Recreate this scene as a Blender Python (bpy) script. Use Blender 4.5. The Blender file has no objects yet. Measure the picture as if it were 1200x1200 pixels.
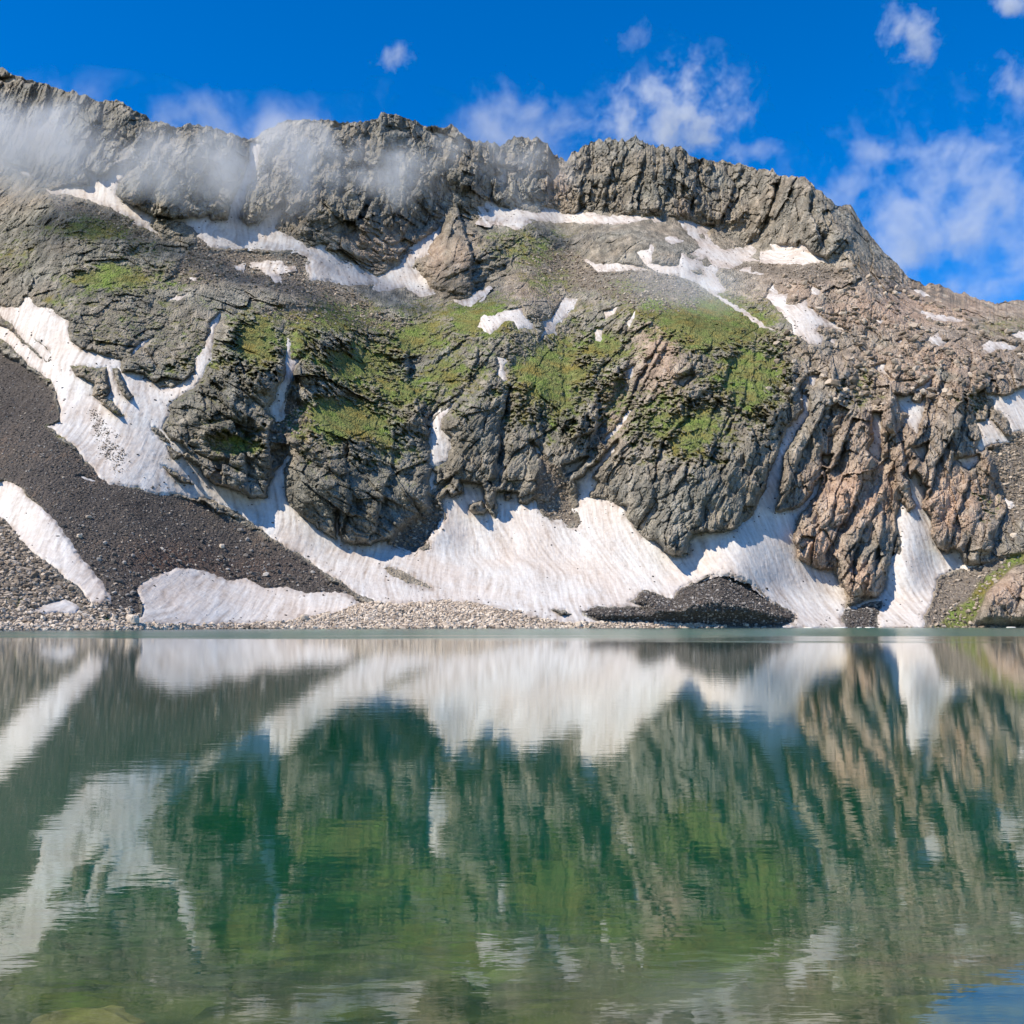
import bpy, math, random, time
import numpy as np
T0 = time.time()
sc = bpy.context.scene
C = sc.collection
R = math.radians
# ------------------------------------------------------------------ camera, sky, sun, exposure
F, PITCH, CAMH = 1230.0, R(6.03), 1.7
cam = bpy.data.cameras.new('camera'); co = bpy.data.objects.new('camera', cam); C.objects.link(co)
cam.sensor_width = 36.0; cam.lens = 36.0 * F / 1200.0
cam.clip_start = 0.1; cam.clip_end = 20000
co.location = (0, 0, CAMH); co.rotation_euler = (R(90) + PITCH, 0, 0)
sc.camera = co
SUN_AZ, SUN_EL = R(-124), R(50)            # azimuth from +Y (into the picture), negative = left
w = bpy.data.worlds.new('World'); sc.world = w; w.use_nodes = True
nt = w.node_tree; nt.nodes.clear()
sky = nt.nodes.new('ShaderNodeTexSky'); sky.sky_type = 'NISHITA'; sky.sun_disc = False
sky.sun_elevation = SUN_EL; sky.sun_rotation = SUN_AZ
sky.altitude = 2400; sky.air_density = 1.0; sky.dust_density = 0.1; sky.ozone_density = 2.2
hs = nt.nodes.new('ShaderNodeHueSaturation'); hs.inputs['Saturation'].default_value = 1.46; hs.inputs['Value'].default_value = 1.34
hs.inputs['Hue'].default_value = 0.508
bg = nt.nodes.new('ShaderNodeBackground'); bg.inputs['Strength'].default_value = 0.125
wo = nt.nodes.new('ShaderNodeOutputWorld')
nt.links.new(sky.outputs[0], hs.inputs['Color']); nt.links.new(hs.outputs[0], bg.inputs[0]); nt.links.new(bg.outputs[0], wo.inputs[0])
sl = bpy.data.lights.new('sun', 'SUN'); sl.energy = 4.9; sl.angle = R(0.5); sl.color = (1.0, 0.905, 0.765)
so = bpy.data.objects.new('sun', sl); C.objects.link(so)
sd = np.array([math.sin(SUN_AZ) * math.cos(SUN_EL), math.cos(SUN_AZ) * math.cos(SUN_EL), math.sin(SUN_EL)])
from mathutils import Vector
so.rotation_euler = Vector(sd).to_track_quat('Z', 'Y').to_euler()
so.location = (-200, 0, 300)
sc.view_settings.view_transform = 'Standard'; sc.view_settings.look = 'None'
sc.view_settings.exposure = 0.40; sc.view_settings.gamma = 1.0
sc.render.engine = 'CYCLES'
cy = sc.cycles
cy.max_bounces = 6; cy.diffuse_bounces = 2; cy.glossy_bounces = 2; cy.transmission_bounces = 2
cy.transparent_max_bounces = 12; cy.volume_bounces = 1; cy.volume_max_steps = 128; cy.volume_step_rate = 1.5
cy.use_denoising = True; cy.sample_clamp_indirect = 6.0

# ------------------------------------------------------------------ helpers
def tag(o, label=None, cat=None, group=None, kind=None):
    if label: o['label'] = label
    if cat: o['category'] = cat
    if group: o['group'] = group
    if kind: o['kind'] = kind
    return o

def mesh_obj(name, verts, faces, mat, smooth=True, attrs=None):
    """verts (n,3), faces (m,k) -> one linked mesh object"""
    me = bpy.data.meshes.new(name)
    verts = np.ascontiguousarray(verts, np.float32); faces = np.ascontiguousarray(faces, np.int32)
    n, (m, k) = len(verts), faces.shape
    me.vertices.add(n); me.vertices.foreach_set('co', verts.ravel())
    me.loops.add(m * k); me.loops.foreach_set('vertex_index', faces.ravel())
    me.polygons.add(m); me.polygons.foreach_set('loop_start', np.arange(m, dtype=np.int32) * k)
    try: me.polygons.foreach_set('loop_total', np.full(m, k, np.int32))
    except Exception: pass
    me.polygons.foreach_set('use_smooth', np.full(m, bool(smooth)))
    for an, (dom_type, data) in (attrs or {}).items():
        a = me.attributes.new(an, dom_type, 'POINT')
        a.data.foreach_set('color' if dom_type == 'FLOAT_COLOR' else 'value', np.ascontiguousarray(data, np.float32).ravel())
    me.update(calc_edges=True); me.validate()
    if mat: me.materials.append(mat)
    o = bpy.data.objects.new(name, me); C.objects.link(o)
    return o

rng = np.random.default_rng(7)
PERM = rng.permutation(256).astype(np.int32); PERM = np.concatenate([PERM, PERM, PERM])
GRAD = rng.normal(size=(256, 3)).astype(np.float32); GRAD /= np.linalg.norm(GRAD, axis=1)[:, None]
RND = rng.random((256, 3)).astype(np.float32)

def perlin(p):
    """p (...,3) float -> about -1..1"""
    p = np.asarray(p, np.float32); i = np.floor(p); f = p - i; i = i.astype(np.int32) & 255
    u = f * f * f * (f * (f * 6 - 15) + 10)
    out = 0
    for dx in (0, 1):
        wx = u[..., 0] if dx else 1 - u[..., 0]
        for dy in (0, 1):
            wy = u[..., 1] if dy else 1 - u[..., 1]
            for dz in (0, 1):
                wz = u[..., 2] if dz else 1 - u[..., 2]
                g = GRAD[PERM[PERM[PERM[i[..., 0] + dx & 255] + (i[..., 1] + dy & 255)] + (i[..., 2] + dz & 255)]]
                d = g[..., 0] * (f[..., 0] - dx) + g[..., 1] * (f[..., 1] - dy) + g[..., 2] * (f[..., 2] - dz)
                out = out + wx * wy * wz * d
    return out * 1.5

def fbm(p, oct=4, gain=0.5, lac=2.03):
    a, s, o = 1.0, 0.0, 0
    q = np.asarray(p, np.float32)
    for k in range(oct):
        o = o + a * perlin(q + 17.3 * k); s += a; a *= gain; q = q * lac
    return o / s

def ridged(p, oct=4, gain=0.55, lac=2.1):
    a, s, o = 1.0, 0.0, 0
    q = np.asarray(p, np.float32)
    for k in range(oct):
        o = o + a * (1 - np.abs(perlin(q + 31.7 * k)) * 1.7); s += a; a *= gain; q = q * lac
    return o / s

def facet(p):
    """tilted plane per Voronoi cell: angular broken rock; also the second-nearest gap"""
    p = np.asarray(p, np.float32); i = np.floor(p).astype(np.int32); sh = p.shape[:-1]
    b1 = np.full(sh, 9., np.float32); b2 = np.full(sh, 9., np.float32); val = np.zeros(sh, np.float32)
    for dx in (-1, 0, 1):
        for dy in (-1, 0, 1):
            for dz in (-1, 0, 1):
                c = i + np.array([dx, dy, dz], np.int32)
                h = PERM[PERM[PERM[c[..., 0] & 255] + (c[..., 1] & 255)] + (c[..., 2] & 255)]
                q = p - (c + RND[h])
                d = (q * q).sum(-1)
                g = GRAD[(h + 57) & 255]
                v = (q * g).sum(-1) + RND[(h + 91) & 255, 0] * 0.5
                near = d < b1
                b2 = np.where(near, b1, np.minimum(b2, d)); val = np.where(near, v, val); b1 = np.where(near, d, b1)
    return val, np.sqrt(b2) - np.sqrt(b1)

def smooth(a, b, x):
    t = np.clip((x - a) / (b - a), 0, 1); return t * t * (3 - 2 * t)

def blur(a, rv, ru):
    """three box blurs along rows / columns of a grid (radius in cells)"""
    for ax, r in ((0, rv), (1, ru)):
        r = int(r)
        if r < 1: continue
        for _ in range(3):
            pad = [(0, 0), (0, 0)]; pad[ax] = (r + 1, r)
            c = np.cumsum(np.pad(a, pad, mode='edge'), axis=ax, dtype=np.float64)
            n = a.shape[ax]
            hi = np.take(c, np.arange(2 * r + 1, 2 * r + 1 + n), axis=ax); lo = np.take(c, np.arange(0, n), axis=ax)
            a = ((hi - lo) / (2 * r + 1)).astype(np.float32)
    return a

def P(s, tx=0, ty=0, k=3.0):
    """'x,y x,y' read in a 3x enlarged tile -> photo coordinates"""
    return np.array([[float(v) for v in q.split(',')] for q in s.split()], np.float32) / k + np.array([tx, ty], np.float32)

def sdist(poly, px, py, margin):
    """signed distance (inside > 0) of a polygon on the grid, -99 beyond its margin"""
    out = np.full(px.shape, -99., np.float32)
    x0, y0 = poly.min(0) - margin; x1, y1 = poly.max(0) + margin
    m = (px > x0) & (px < x1) & (py > y0) & (py < y1)
    if not m.any(): return out
    x, y = px[m], py[m]; ins = np.zeros(x.shape, bool); d2 = np.full(x.shape, 1e9, np.float32)
    n = len(poly)
    for k in range(n):
        ax, ay = poly[k]; bx, by = poly[(k + 1) % n]
        if (ay > y0 - 1e6) and ay != by:
            ins ^= ((ay > y) != (by > y)) & (x < (bx - ax) * (y - ay) / (by - ay) + ax)
        ex, ey = bx - ax, by - ay; L = ex * ex + ey * ey + 1e-9
        t = np.clip(((x - ax) * ex + (y - ay) * ey) / L, 0, 1)
        d2 = np.minimum(d2, (x - ax - t * ex) ** 2 + (y - ay - t * ey) ** 2)
    d = np.sqrt(d2); out[m] = np.where(ins, d, -d)
    return out
# ------------------------------------------------------------------ survey of the mountainside (photo coordinates of outlines)
T1, T2, T3, T4, T5, T6 = (0, 60), (400, 60), (800, 60), (0, 400), (400, 400), (800, 400)
def PT(t, s): return P(s, *t)
RIDGE = np.concatenate([np.array([[-260, 40], [-140, 58], [-60, 72]], np.float32),
 PT(T1, '0,70 30,80 60,95 115,105 200,130 300,155 360,180 410,177 470,205 530,240 575,258 620,272 660,252 700,262 745,268 800,290 850,303 890,306 905,300 930,278 980,262 1040,238 1100,242 1150,250 1190,260'),
 PT(T2, '0,262 40,248 100,250 150,224 190,225 230,240 280,262 330,260 390,265 410,285 450,310 500,325 560,330 600,315 640,300 690,310 720,330 750,358 775,378 790,377 830,350 880,320 920,308 980,318 1030,310 1080,330 1130,345'),
 PT(T3, '0,352 30,372 60,385 110,395 170,392 220,415 290,418 340,445 390,442 440,455 500,500 540,543 590,543 620,590 660,650 720,720 790,790 850,820 905,825 960,850 1010,865 1060,880 1110,885 1140,880 1180,870 1200,868'),
 np.array([[1260, 352], [1330, 372], [1420, 390]], np.float32)])
# every snow patch: (label, [outlines], [bare holes])
SNOW = []
def snow(label, outs, holes=()): SNOW.append((label, list(outs), list(holes)))
snow('great white snow apron fanning out below the central crags down to the lake',
 [PT(T5, '-15,600 0,705 60,720 110,715 160,695 165,715 210,735 255,755 280,735 305,730 310,700 345,665 350,640 370,620 350,560 375,530 385,545 400,545 430,530 420,495 490,500 500,530 505,560 520,600 540,625 550,610 545,545 560,530 590,528 620,530 625,565 650,575 680,555 700,610 730,630 775,635 790,655 830,655 840,640 835,600 820,590 835,575 830,520 820,490 850,480 870,450 900,430 930,395 950,365 975,350 960,390 920,430 885,475 905,495 880,530 875,545 905,550 940,565 985,580 1000,585 1000,620 1025,640 1035,670 1080,700 1110,705 1130,735 1150,750 1200,760 1220,755 1230,700 1245,680 1300,670 1350,672 1385,660 1440,620 1465,570 1485,530 1500,490 1520,440 1545,395 1550,350 1565,310 1600,280 1625,250 1620,215 1640,180 1645,200 1640,250 1615,290 1585,330 1555,385 1545,440 1555,460 1540,500 1535,535 1545,540 1525,595 1560,600 1600,590 1640,560 1655,530 1665,500 1690,480 1680,500 1660,560 1640,580 1610,620 1595,665 1590,710 1610,730 1605,765 1630,785 1680,800 1730,805 1745,840 1770,870 1775,920 1765,945 1755,975 1775,1012 1540,1012 1590,985 1595,960 1500,900 1440,850 1390,830 1350,815 1325,815 1260,840 1200,865 1180,880 1165,905 1130,900 1070,875 1045,885 1040,905 1015,915 1060,935 1000,930 900,935 845,945 850,960 900,990 760,985 700,972 650,962 560,940 480,922 400,912 360,905 300,915 180,925 125,915 40,878 0,848 -20,830'),
  PT(T6, '420,180 447,190 442,258 412,304 384,348 356,404 348,470 332,548 268,592 298,480 323,420 343,360 393,280 423,240'),
  PT(T4, '10,-120 70,-120 90,-155 105,-155 120,-125 180,-115 190,-100 240,-70 245,-5 290,30 350,45 410,60 428,65 425,110 450,110 500,110 540,135 560,160 600,160 640,145 680,110 690,60 720,20 740,-30 735,-65 780,-100 775,-70 755,-35 745,60 720,110 690,160 640,190 600,215 590,230 600,255 580,290 575,310 600,345 640,360 660,385 640,400 700,440 740,490 780,510 830,520 880,550 945,550 940,520 965,470 960,455 985,440 1010,400 1025,410 1000,450 1005,540 1030,580 1080,630 1150,680 1215,712 1230,780 1215,850 1120,800 1090,770 1000,720 900,650 850,610 750,560 700,545 690,555 620,540 560,540 500,520 440,510 390,505 350,480 330,445 300,420 240,350 165,295 210,280 215,240 195,180 175,140 120,100 60,40 20,0 -60,-60 -60,-130')],
 [PT(T5, '145,795 200,800 240,820 325,870 290,865 230,845 170,820'), PT(T5, '455,575 490,565 515,595 500,610 470,612 455,595'),
  PT(T5, '575,535 595,530 600,550 580,555'), PT(T5, '735,945 780,945 815,955 770,962'), PT(T5, '600,940 630,945 640,955 610,953'),
  PT(T4, '-70,-95 0,-92 30,-65 60,-25 110,15 150,60 165,70 180,52 150,10 110,-15 140,0 178,38 172,72 140,55 105,20 55,-18 20,-48 -70,-75'),
  PT(T4, '245,85 290,90 340,100 375,95 385,180 350,200 325,190 330,150 270,120'), PT(T4, '395,95 415,95 430,140 470,190 455,205 430,185 410,150'),
  PT(T4, '345,195 390,205 440,265 410,260 370,230'), PT(T4, '535,300 560,310 600,355 580,355 545,325'), PT(T4, '590,370 640,400 610,415'),
  PT(T4, '570,435 620,460 680,500 640,490 590,455')])
snow('white snow corridor between the pink crag and the right-hand cliffs reaching the water',
 [PT(T6, '760,560 790,600 820,580 800,540 800,500 780,470 790,440 800,480 815,460 840,480 840,500 860,510 850,560 845,590 875,610 880,650 875,680 900,730 930,745 960,730 980,745 985,780 1010,790 1050,785 1000,800 950,810 910,825 890,840 895,860 880,890 875,930 850,960 850,1012 690,1012 680,985 700,930 695,910 660,915 620,935 570,945 560,940 600,930 640,915 690,890 710,860 720,800 745,770 770,740 765,690 750,640 755,590')])
snow('grey snow tongue running down the left scree to the shore', [PT(T4, '-500,200 -200,350 -20,490 20,490 65,505 110,560 165,600 215,660 260,730 320,800 370,870 385,905 360,930 320,920 270,860 200,800 140,760 90,720 50,670 30,640 -20,610 -200,560 -500,480')])
snow('wide grey snow bank on the shore under the dark scree', [PT(T4, '485,870 505,850 560,820 620,800 680,797 740,815 800,840 860,835 930,865 1000,865 1080,885 1200,885 1235,893 1255,920 1200,945 1100,965 1000,985 850,994 640,996 490,994 505,940')])
snow('low cream snow remnant among stones on the left shore', [PT(T4, '100,945 170,925 230,905 280,935 270,955 150,960')])
snow('thin cream snow strip among stones above the left shore', [PT(T4, '170,835 230,870 260,880 210,860')])
snow('ragged snow scrap at the lower edge of the long snow tongue on the scree', [PT(T4, '270,475 330,485 340,495 300,490')])
snow('narrow bent snow gully left of the mossy crag', [PT(T4, '1010,-15 1018,0 1025,60 1052,60 1040,100 1020,150 1000,200 990,270 970,275 945,255 942,230 965,205 970,170 1000,130 1005,80'), PT(T1, '1003,1005 1022,1045 1016,1085')])
snow('large snow sheet rising into mist below the left ridge', [PT(T1, '150,485 185,490 240,472 310,468 318,455 300,420 345,440 380,425 400,405 460,390 440,430 405,495 430,525 500,560 545,580 540,600 530,610 565,655 520,625 455,605 470,595 430,575 380,545 300,520 230,505 185,505')])
snow('snowfield at the foot of the steep couloir with its thin line up to the notch', [PT(T1, '545,578 600,585 660,590 670,575 700,590 735,575 740,600 800,590 815,560 805,540 825,530 850,470 865,450 885,370 892,315 905,315 900,370 890,430 865,460 840,540 850,560 845,580 870,610 905,610 925,595 960,570 1000,535 995,570 955,615 1000,640 1060,670 1085,690 1150,678 1145,700 1180,720 1210,745 1270,765 1330,790 1380,815 1340,822 1260,822 1200,820 1090,800 1085,745 1100,735 1075,715 1040,700 1000,700 900,695 745,690 690,650 700,640 640,600'),
  PT(T1, '882,318 918,318 914,380 902,445 874,475 854,550 836,610 796,605 812,540 840,480 856,440 876,380'), PT(T1, '998,525 1014,545 966,620 934,660 908,645')])
snow('snow fan spreading below the left side of the pointed pinnacle', [PT(T2, '70,800 130,790 200,755 250,700 270,670 310,640 350,610 345,640 320,665 300,710 260,735 245,760 270,790 295,800 310,830 335,855 280,862 240,840 220,825 180,840 130,845 105,835 130,810')])
snow('snow scrap in the skyline notch of the left ridge', [PT(T1, '580,282 622,276 610,300 590,322')])
snow('small snow cap on the skyline at the top of the couloir', [PT(T1, '842,310 850,303 882,304 855,316')])
snow('snow sliver on the far left skyline', [PT(T1, '0,92 40,90 66,98 20,104')])
snow('tiny snow dab on the skyline beside the longer far left sliver', [PT(T1, '84,101 112,107 98,112')])
snow('snow sliver on the rounded summit', [PT(T1, '1165,266 1205,260 1205,267 1175,272')])
snow('slanting snow patch just under the summit crest', [PT(T2, '305,278 330,280 370,297 370,307 340,302')])
snow('slanting snow scrap at the left edge under the mist', [PT(T1, '10,385 105,425 108,445 60,418')])
snow('broken snow patch on the brown bench under the couloir', [PT(T1, '885,755 940,742 955,765 945,780 975,785 992,812 970,816 930,772')])
snow('small triangular snow patch beside the broken patch on the brown bench', [PT(T1, '950,744 990,745 997,770 975,778')])
snow('snow flake on the brown bench right of the triangular patch', [PT(T1, '1005,764 1035,764 1020,776')])
snow('snow flake on the brown bench left of the broken patch', [PT(T1, '818,765 856,756 850,770')])
snow('lone snow dot on the rubble above the left crags', [PT(T1, '665,795 697,795 690,806')])
snow('short snow streak on dark rocks above the left snow basin', [PT(T1, '595,880 608,863 660,850 640,865 615,877')])
snow('thin slanting snow strip beside the left snow basin', [PT(T1, '460,1058 495,1018 538,1004 500,1037 470,1064')])
snow('hourglass snow patch in the recess between mossy crag and grey pillar', [PT(T5, '345,255 390,220 402,212 375,250 355,270 350,310 385,335 388,380 370,420 340,440 320,445 310,430 315,370 305,340 320,300 310,290 330,270')])
snow('small snow strip under the hourglass snow patch', [PT(T5, '305,490 318,455 332,465 325,500 335,515 315,530')])
snow('small snow fork on top of the grey pillar', [PT(T5, '545,55 587,63 570,100 585,135 570,145 545,115 555,90')])
snow('snow speck in the cleft above the tan scree cone', [PT(T5, '668,355 697,385 697,405 688,390')])
snow('short snow ramp left of the big crag', [PT(T5, '782,440 865,406 840,440 815,460 795,470')])
snow('shaded snow strip climbing between the big crag and its left neighbour', [PT(T5, '928,335 960,310 1010,240 1028,235 1000,280 955,330 930,353')])
snow('small bright snow strip on the ribbed slabs', [PT(T5, '1003,100 1032,82 1020,135 1003,132')])
snow('tiny snow chip on the ribbed slabs', [PT(T5, '1068,72 1097,48 1085,77')])
snow('long level snow band under the serrated upper cliffs', [PT(T2, '480,545 500,545 520,570 520,555 505,550 515,520 535,530 560,545 575,545 600,560 605,545 640,560 700,570 715,550 740,555 790,575 840,570 890,570 940,580 1000,575 1060,580 1110,578 1130,595 1100,605 1080,590 1030,600 960,608 850,605 740,600 650,595 680,605 640,615 635,628 560,615 540,605 520,612 480,600 500,580')])
snow('forked snow patch in the gully below the misty saddle', [PT(T2, '552,403 617,410 610,421 580,420 580,440 577,475 560,458 543,435 565,430 575,415')])
snow('long wedge of snow lying on the brown upper slope', [PT(T2, '858,728 900,750 960,742 1050,758 1085,768 990,772 900,776')])
snow('snow ramp joining the upper basin from below', [PT(T2, '1038,705 1085,690 1090,678 1102,690 1090,740 1150,755 1205,752 1205,797 1150,787 1090,767 1060,737')])
snow('small snow patch on the blocks above the snow ramp', [PT(T2, '1138,660 1170,650 1205,665 1160,682')])
snow('snow crescent at the foot of the pointed pinnacle', [PT(T2, '393,870 440,872 480,855 522,833 490,867 450,896 400,884')])
snow('ragged snow patch with rocks showing through above the central crags', [PT(T2, '478,967 500,925 540,930 580,910 637,903 642,925 667,950 677,982 650,977 620,977 600,950 570,955 520,992 500,977')])
snow('slanting forked snow patch right of the ragged one', [PT(T2, '703,950 740,940 760,905 785,863 832,868 815,902 780,947 750,972 755,992 730,992 698,1017 713,980')])
snow('small snow wedge on the slabs below the brown slope', [PT(T2, '923,920 950,910 977,893 960,922 930,942')])
snow('narrow vertical snow scrap on the slabs', [PT(T2, '888,990 922,973 910,1027 893,1017')])
snow('short snow streak at the edge of the green knoll', [PT(T2, '1003,950 1042,903 1022,952 1010,977')])
snow('snow basin under the rounded right cliff with its thin trail down the slope', [PT(T3, '-20,598 20,598 60,610 110,613 85,640 110,680 150,695 210,690 242,673 262,700 240,722 270,735 215,737 180,757 130,762 115,785 130,820 157,840 142,852 120,855 160,880 230,920 290,963 337,990 270,967 200,917 140,880 95,850 50,815 -10,795 -10,690 30,730 60,722 25,710 60,690 50,670')],
 [PT(T3, '-20,655 20,668 58,690 20,708 -20,712'), PT(T3, '58,640 75,640 80,660 62,658'), PT(T3, '58,735 80,720 105,745 75,757'), PT(T3, '30,770 60,768 70,785 45,785')])
snow('smooth snow wedge below the right cliff', [PT(T3, '273,705 310,700 305,678 345,680 405,690 410,673 450,705 490,730 512,746 420,748 320,746 270,740')])
snow('small snow streak below the smooth wedge', [PT(T3, '193,765 240,755 240,775 287,785 260,791')])
snow('wide snow patch running among boulders on the right slope', [PT(T3, '293,870 320,823 340,850 372,850 365,885 390,895 440,868 435,900 455,905 480,925 520,945 582,985 530,970 480,965 470,985 497,1000 497,1037 440,1030 420,1010 385,990 385,965 350,920')])
snow('snow crumb beside the wide patch among boulders', [PT(T3, '518,1020 547,1008 540,1030')])
snow('small snow blot among blocks above the wide patch', [PT(T3, '453,823 487,840 480,860 453,857')])
snow('thin snow line near the right shoulder', [PT(T3, '803,838 835,838 877,861 850,860')])
snow('faint snow line below the shoulder cliff', [PT(T3, '733,845 775,848 770,856')])
snow('oval snow patch on the right boulder slope', [PT(T3, '833,914 900,928 920,925 987,946 950,953 870,947')])
snow('small hooked snow patch below the oval one', [PT(T3, '858,1015 895,988 927,1025 915,1040 880,1032')])
snow('ragged flat snow patch near the right edge', [PT(T3, '1048,1035 1080,1018 1140,1025 1182,1035 1150,1054 1100,1047 1090,1062 1060,1052')])
snow('snow patch cut by the right edge on the boulder slope', [PT(T3, '1153,995 1200,983 1260,985 1260,1020 1200,1017')])
snow('small snow patch above the brown right crags', [PT(T3, '668,1110 717,1093 710,1120 732,1150 700,1132')])
snow('tiny snow fleck among boulders below the wide patch', [PT(T3, '748,1016 777,1008 765,1027')])
snow('snow smear among blocks on the right slope', [PT(T3, '678,940 717,943 695,962')])
snow('snow chip on the rim of the green knoll', [PT(T3, '-20,1165 0,1148 37,1138 0,1178')])
snow('streaky snow chute high between the right crags', [PT(T6, '750,190 770,190 810,185 800,210 840,215 850,190 857,215 852,250 840,290 837,320 825,332 800,300 780,265 800,260 770,240'), PT(T6, '815,165 850,150 882,123 867,165 830,175')])
snow('narrow snow runnel down the left side of the brown crag', [PT(T6, '666,250 699,250 700,335 692,420 652,385 672,345')])
snow('bright snow sheet at the right edge beside the brown crag', [PT(T6, '1070,190 1150,185 1185,165 1240,160 1330,180 1330,330 1240,320 1155,322 1150,290 1120,250 1100,240 1090,210')])
snow('snow sheet stepping down from the bright sheet at the right edge', [PT(T6, '1033,285 1090,273 1120,310 1152,352 1080,365 1050,390 1033,370 1048,330')])
snow('small snow shelf under the stepped snow sheet', [PT(T6, '963,415 1040,403 1047,425 1010,452 988,440')])
snow('small snow neck between the chute and the corridor', [PT(T6, '808,375 867,358 857,400 845,427 825,402')])
snow('snow spot on the brown slope right of the corridor', [PT(T6, '1128,545 1167,570 1150,582')])
snow('small snow wedge above the pink crag', [PT(T6, '495,398 527,398 510,432 496,425')])
snow('snow tip in the slot above the shaded gully', [PT(T6, '443,120 482,116 460,162 448,152')])
# crags that stand out of the face: (outline, bulge in metres, edge width in px)
CRAG = [
 (PT(T4, '610,190 600,300 650,375 735,460 855,545 937,550 955,490 985,420 1005,310 990,210 1005,120 1000,0 980,-110 900,-150 790,-60 745,80 690,170'), 9, 26),
 (np.array([[335, 545], [350, 597], [400, 637], [445, 640], [462, 630], [500, 592], [506, 560], [502, 520], [505, 480], [480, 440], [480, 400], [440, 372], [380, 365], [345, 380], [340, 430], [347, 475], [332, 500]], np.float32), 13, 34),
 (np.array([[522, 550], [545, 562], [582, 562], [584, 500], [597, 450], [590, 432], [560, 440], [530, 475], [518, 510]], np.float32), 8, 20),
 (np.array([[586, 560], [640, 590], [690, 540], [696, 510], [730, 450], [742, 415], [700, 385], [650, 400], [612, 430], [597, 460]], np.float32), 9, 26),
 (np.array([[693, 545], [720, 582], [750, 620], [790, 652], [808, 645], [815, 625], [860, 620], [885, 600], [907, 540], [937, 480], [935, 430], [910, 390], [870, 365], [800, 360], [770, 400], [745, 460], [722, 510]], np.float32), 13, 46),
 (np.array([[908, 590], [930, 600], [950, 580], [965, 540], [985, 490], [1000, 450], [1000, 415], [960, 430], [945, 475], [922, 530]], np.float32), 6, 20),
 (np.array([[930, 635], [940, 660], [980, 668], [990, 690], [1000, 705], [1030, 695], [1042, 670], [1054, 640], [1050, 590], [1035, 545], [1012, 480], [985, 500], [965, 550], [945, 590]], np.float32), 12, 36),
 (np.array([[1035, 530], [1060, 590], [1075, 570], [1065, 540], [1080, 500], [1070, 460], [1045, 445], [1030, 480]], np.float32), 6, 18),
 (np.array([[1085, 600], [1095, 640], [1115, 648], [1140, 660], [1170, 640], [1165, 580], [1150, 530], [1140, 480], [1150, 430], [1120, 430], [1095, 470], [1080, 530]], np.float32), 9, 26),
 (np.array([[484, 310], [496, 330], [510, 338], [545, 345], [575, 322], [598, 306], [590, 290], [562, 265], [545, 255], [527, 247], [520, 260], [508, 285], [490, 298]], np.float32), 34, 30),
 (PT(T1, '905,300 900,380 890,450 860,560 880,600 940,570 1010,530 1080,600 1140,680 1200,720 1320,740 1400,740 1460,680 1540,600 1580,540 1700,480 1660,330 1500,240 1350,220 1200,260 1040,240 960,265'), 9, 50),
 (PT(T1, '540,250 480,370 420,470 480,540 560,575 680,580 800,585 830,500 860,440 880,330 800,290 660,255'), 9, 40),
 (PT(T2, '740,430 730,540 800,570 900,568 1000,572 1110,574 1200,590 1250,610 1300,660 1400,670 1480,640 1600,680 1700,730 1800,690 1760,600 1640,455 1500,418 1300,380 1150,345 920,308 790,378'), 12, 40),
 (PT(T3, '100,640 110,680 150,695 220,690 260,660 260,610 200,570 140,590'), 6, 20),
]
# ground cover regions
SCREE_DARK = PT(T4, '-600,-300 -200,-200 0,30 60,60 190,180 215,270 165,295 330,450 440,510 700,560 1000,720 1090,780 1160,835 1300,925 1200,930 1080,888 930,870 800,843 680,800 560,822 500,855 500,990 400,960 330,920 215,660 65,505 -20,480 -200,340 -600,150')
ROCKY_SHORE = PT(T4, '-600,500 -200,560 -20,610 30,640 90,720 200,800 300,900 385,930 500,960 500,1015 -600,1040')
SPIT = np.array([[160, 742], [160, 731], [250, 730], [335, 725], [385, 716], [435, 707], [480, 703], [520, 702], [560, 706], [605, 716], [650, 725], [700, 730], [770, 731], [850, 734], [850, 742]], np.float32)
MOUND = PT(T5, '835,945 880,938 1000,932 1060,938 1015,915 1040,905 1045,885 1070,875 1130,900 1165,905 1180,880 1200,865 1255,845 1295,826 1336,802 1385,832 1440,862 1500,903 1595,960 1590,985 1530,1008 1400,1006 1200,1000 900,990')
MOUND2 = PT(T6, '545,1010 575,990 555,965 575,945 620,935 695,912 700,930 678,985 690,1010')
BANK = np.array([[1086, 740], [1084, 722], [1092, 710], [1098, 688], [1097, 678], [1130, 667], [1165, 655], [1200, 646], [1300, 625], [1400, 640], [1400, 744], [1130, 740]], np.float32)
SLAB = np.array([[1135, 741], [1148, 715], [1155, 695], [1172, 678], [1190, 663], [1215, 658], [1300, 660], [1400, 690], [1400, 744]], np.float32)
TAN = [PT(T5, '700,395 760,440 790,470 835,600 838,640 790,650 730,625 690,600 690,540'), PT(T5, '165,720 200,660 300,600 305,540 330,540 372,600 340,670 300,720 250,755'),
       PT(T1, '640,720 700,650 745,690 900,700 1070,720 1085,800 1180,820 1320,880 1280,950 1000,850 900,830 800,810 680,830 600,800'),
       PT(T2, '800,680 860,730 1080,770 1200,810 1280,850 1250,900 1100,920 950,870 830,830 700,800 600,740 720,700'), PT(T1, '180,510 300,530 420,590 540,660 480,680 350,600 200,560'),
       PT(T3, '150,750 260,740 520,750 560,800 480,820 300,790'), PT(T6, '1060,380 1160,330 1330,320 1330,560 1180,640 1160,700 1120,520'), PT(T4, '960,270 1020,190 1080,230 1100,290 1060,330 1000,350 950,330'),
       PT(T5, '-330,-110 -200,-130 0,-130 80,-110 230,-60 200,-30 0,-50 -200,-60'), PT(T3, '800,800 905,830 1000,860 1000,900 850,880')]
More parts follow.
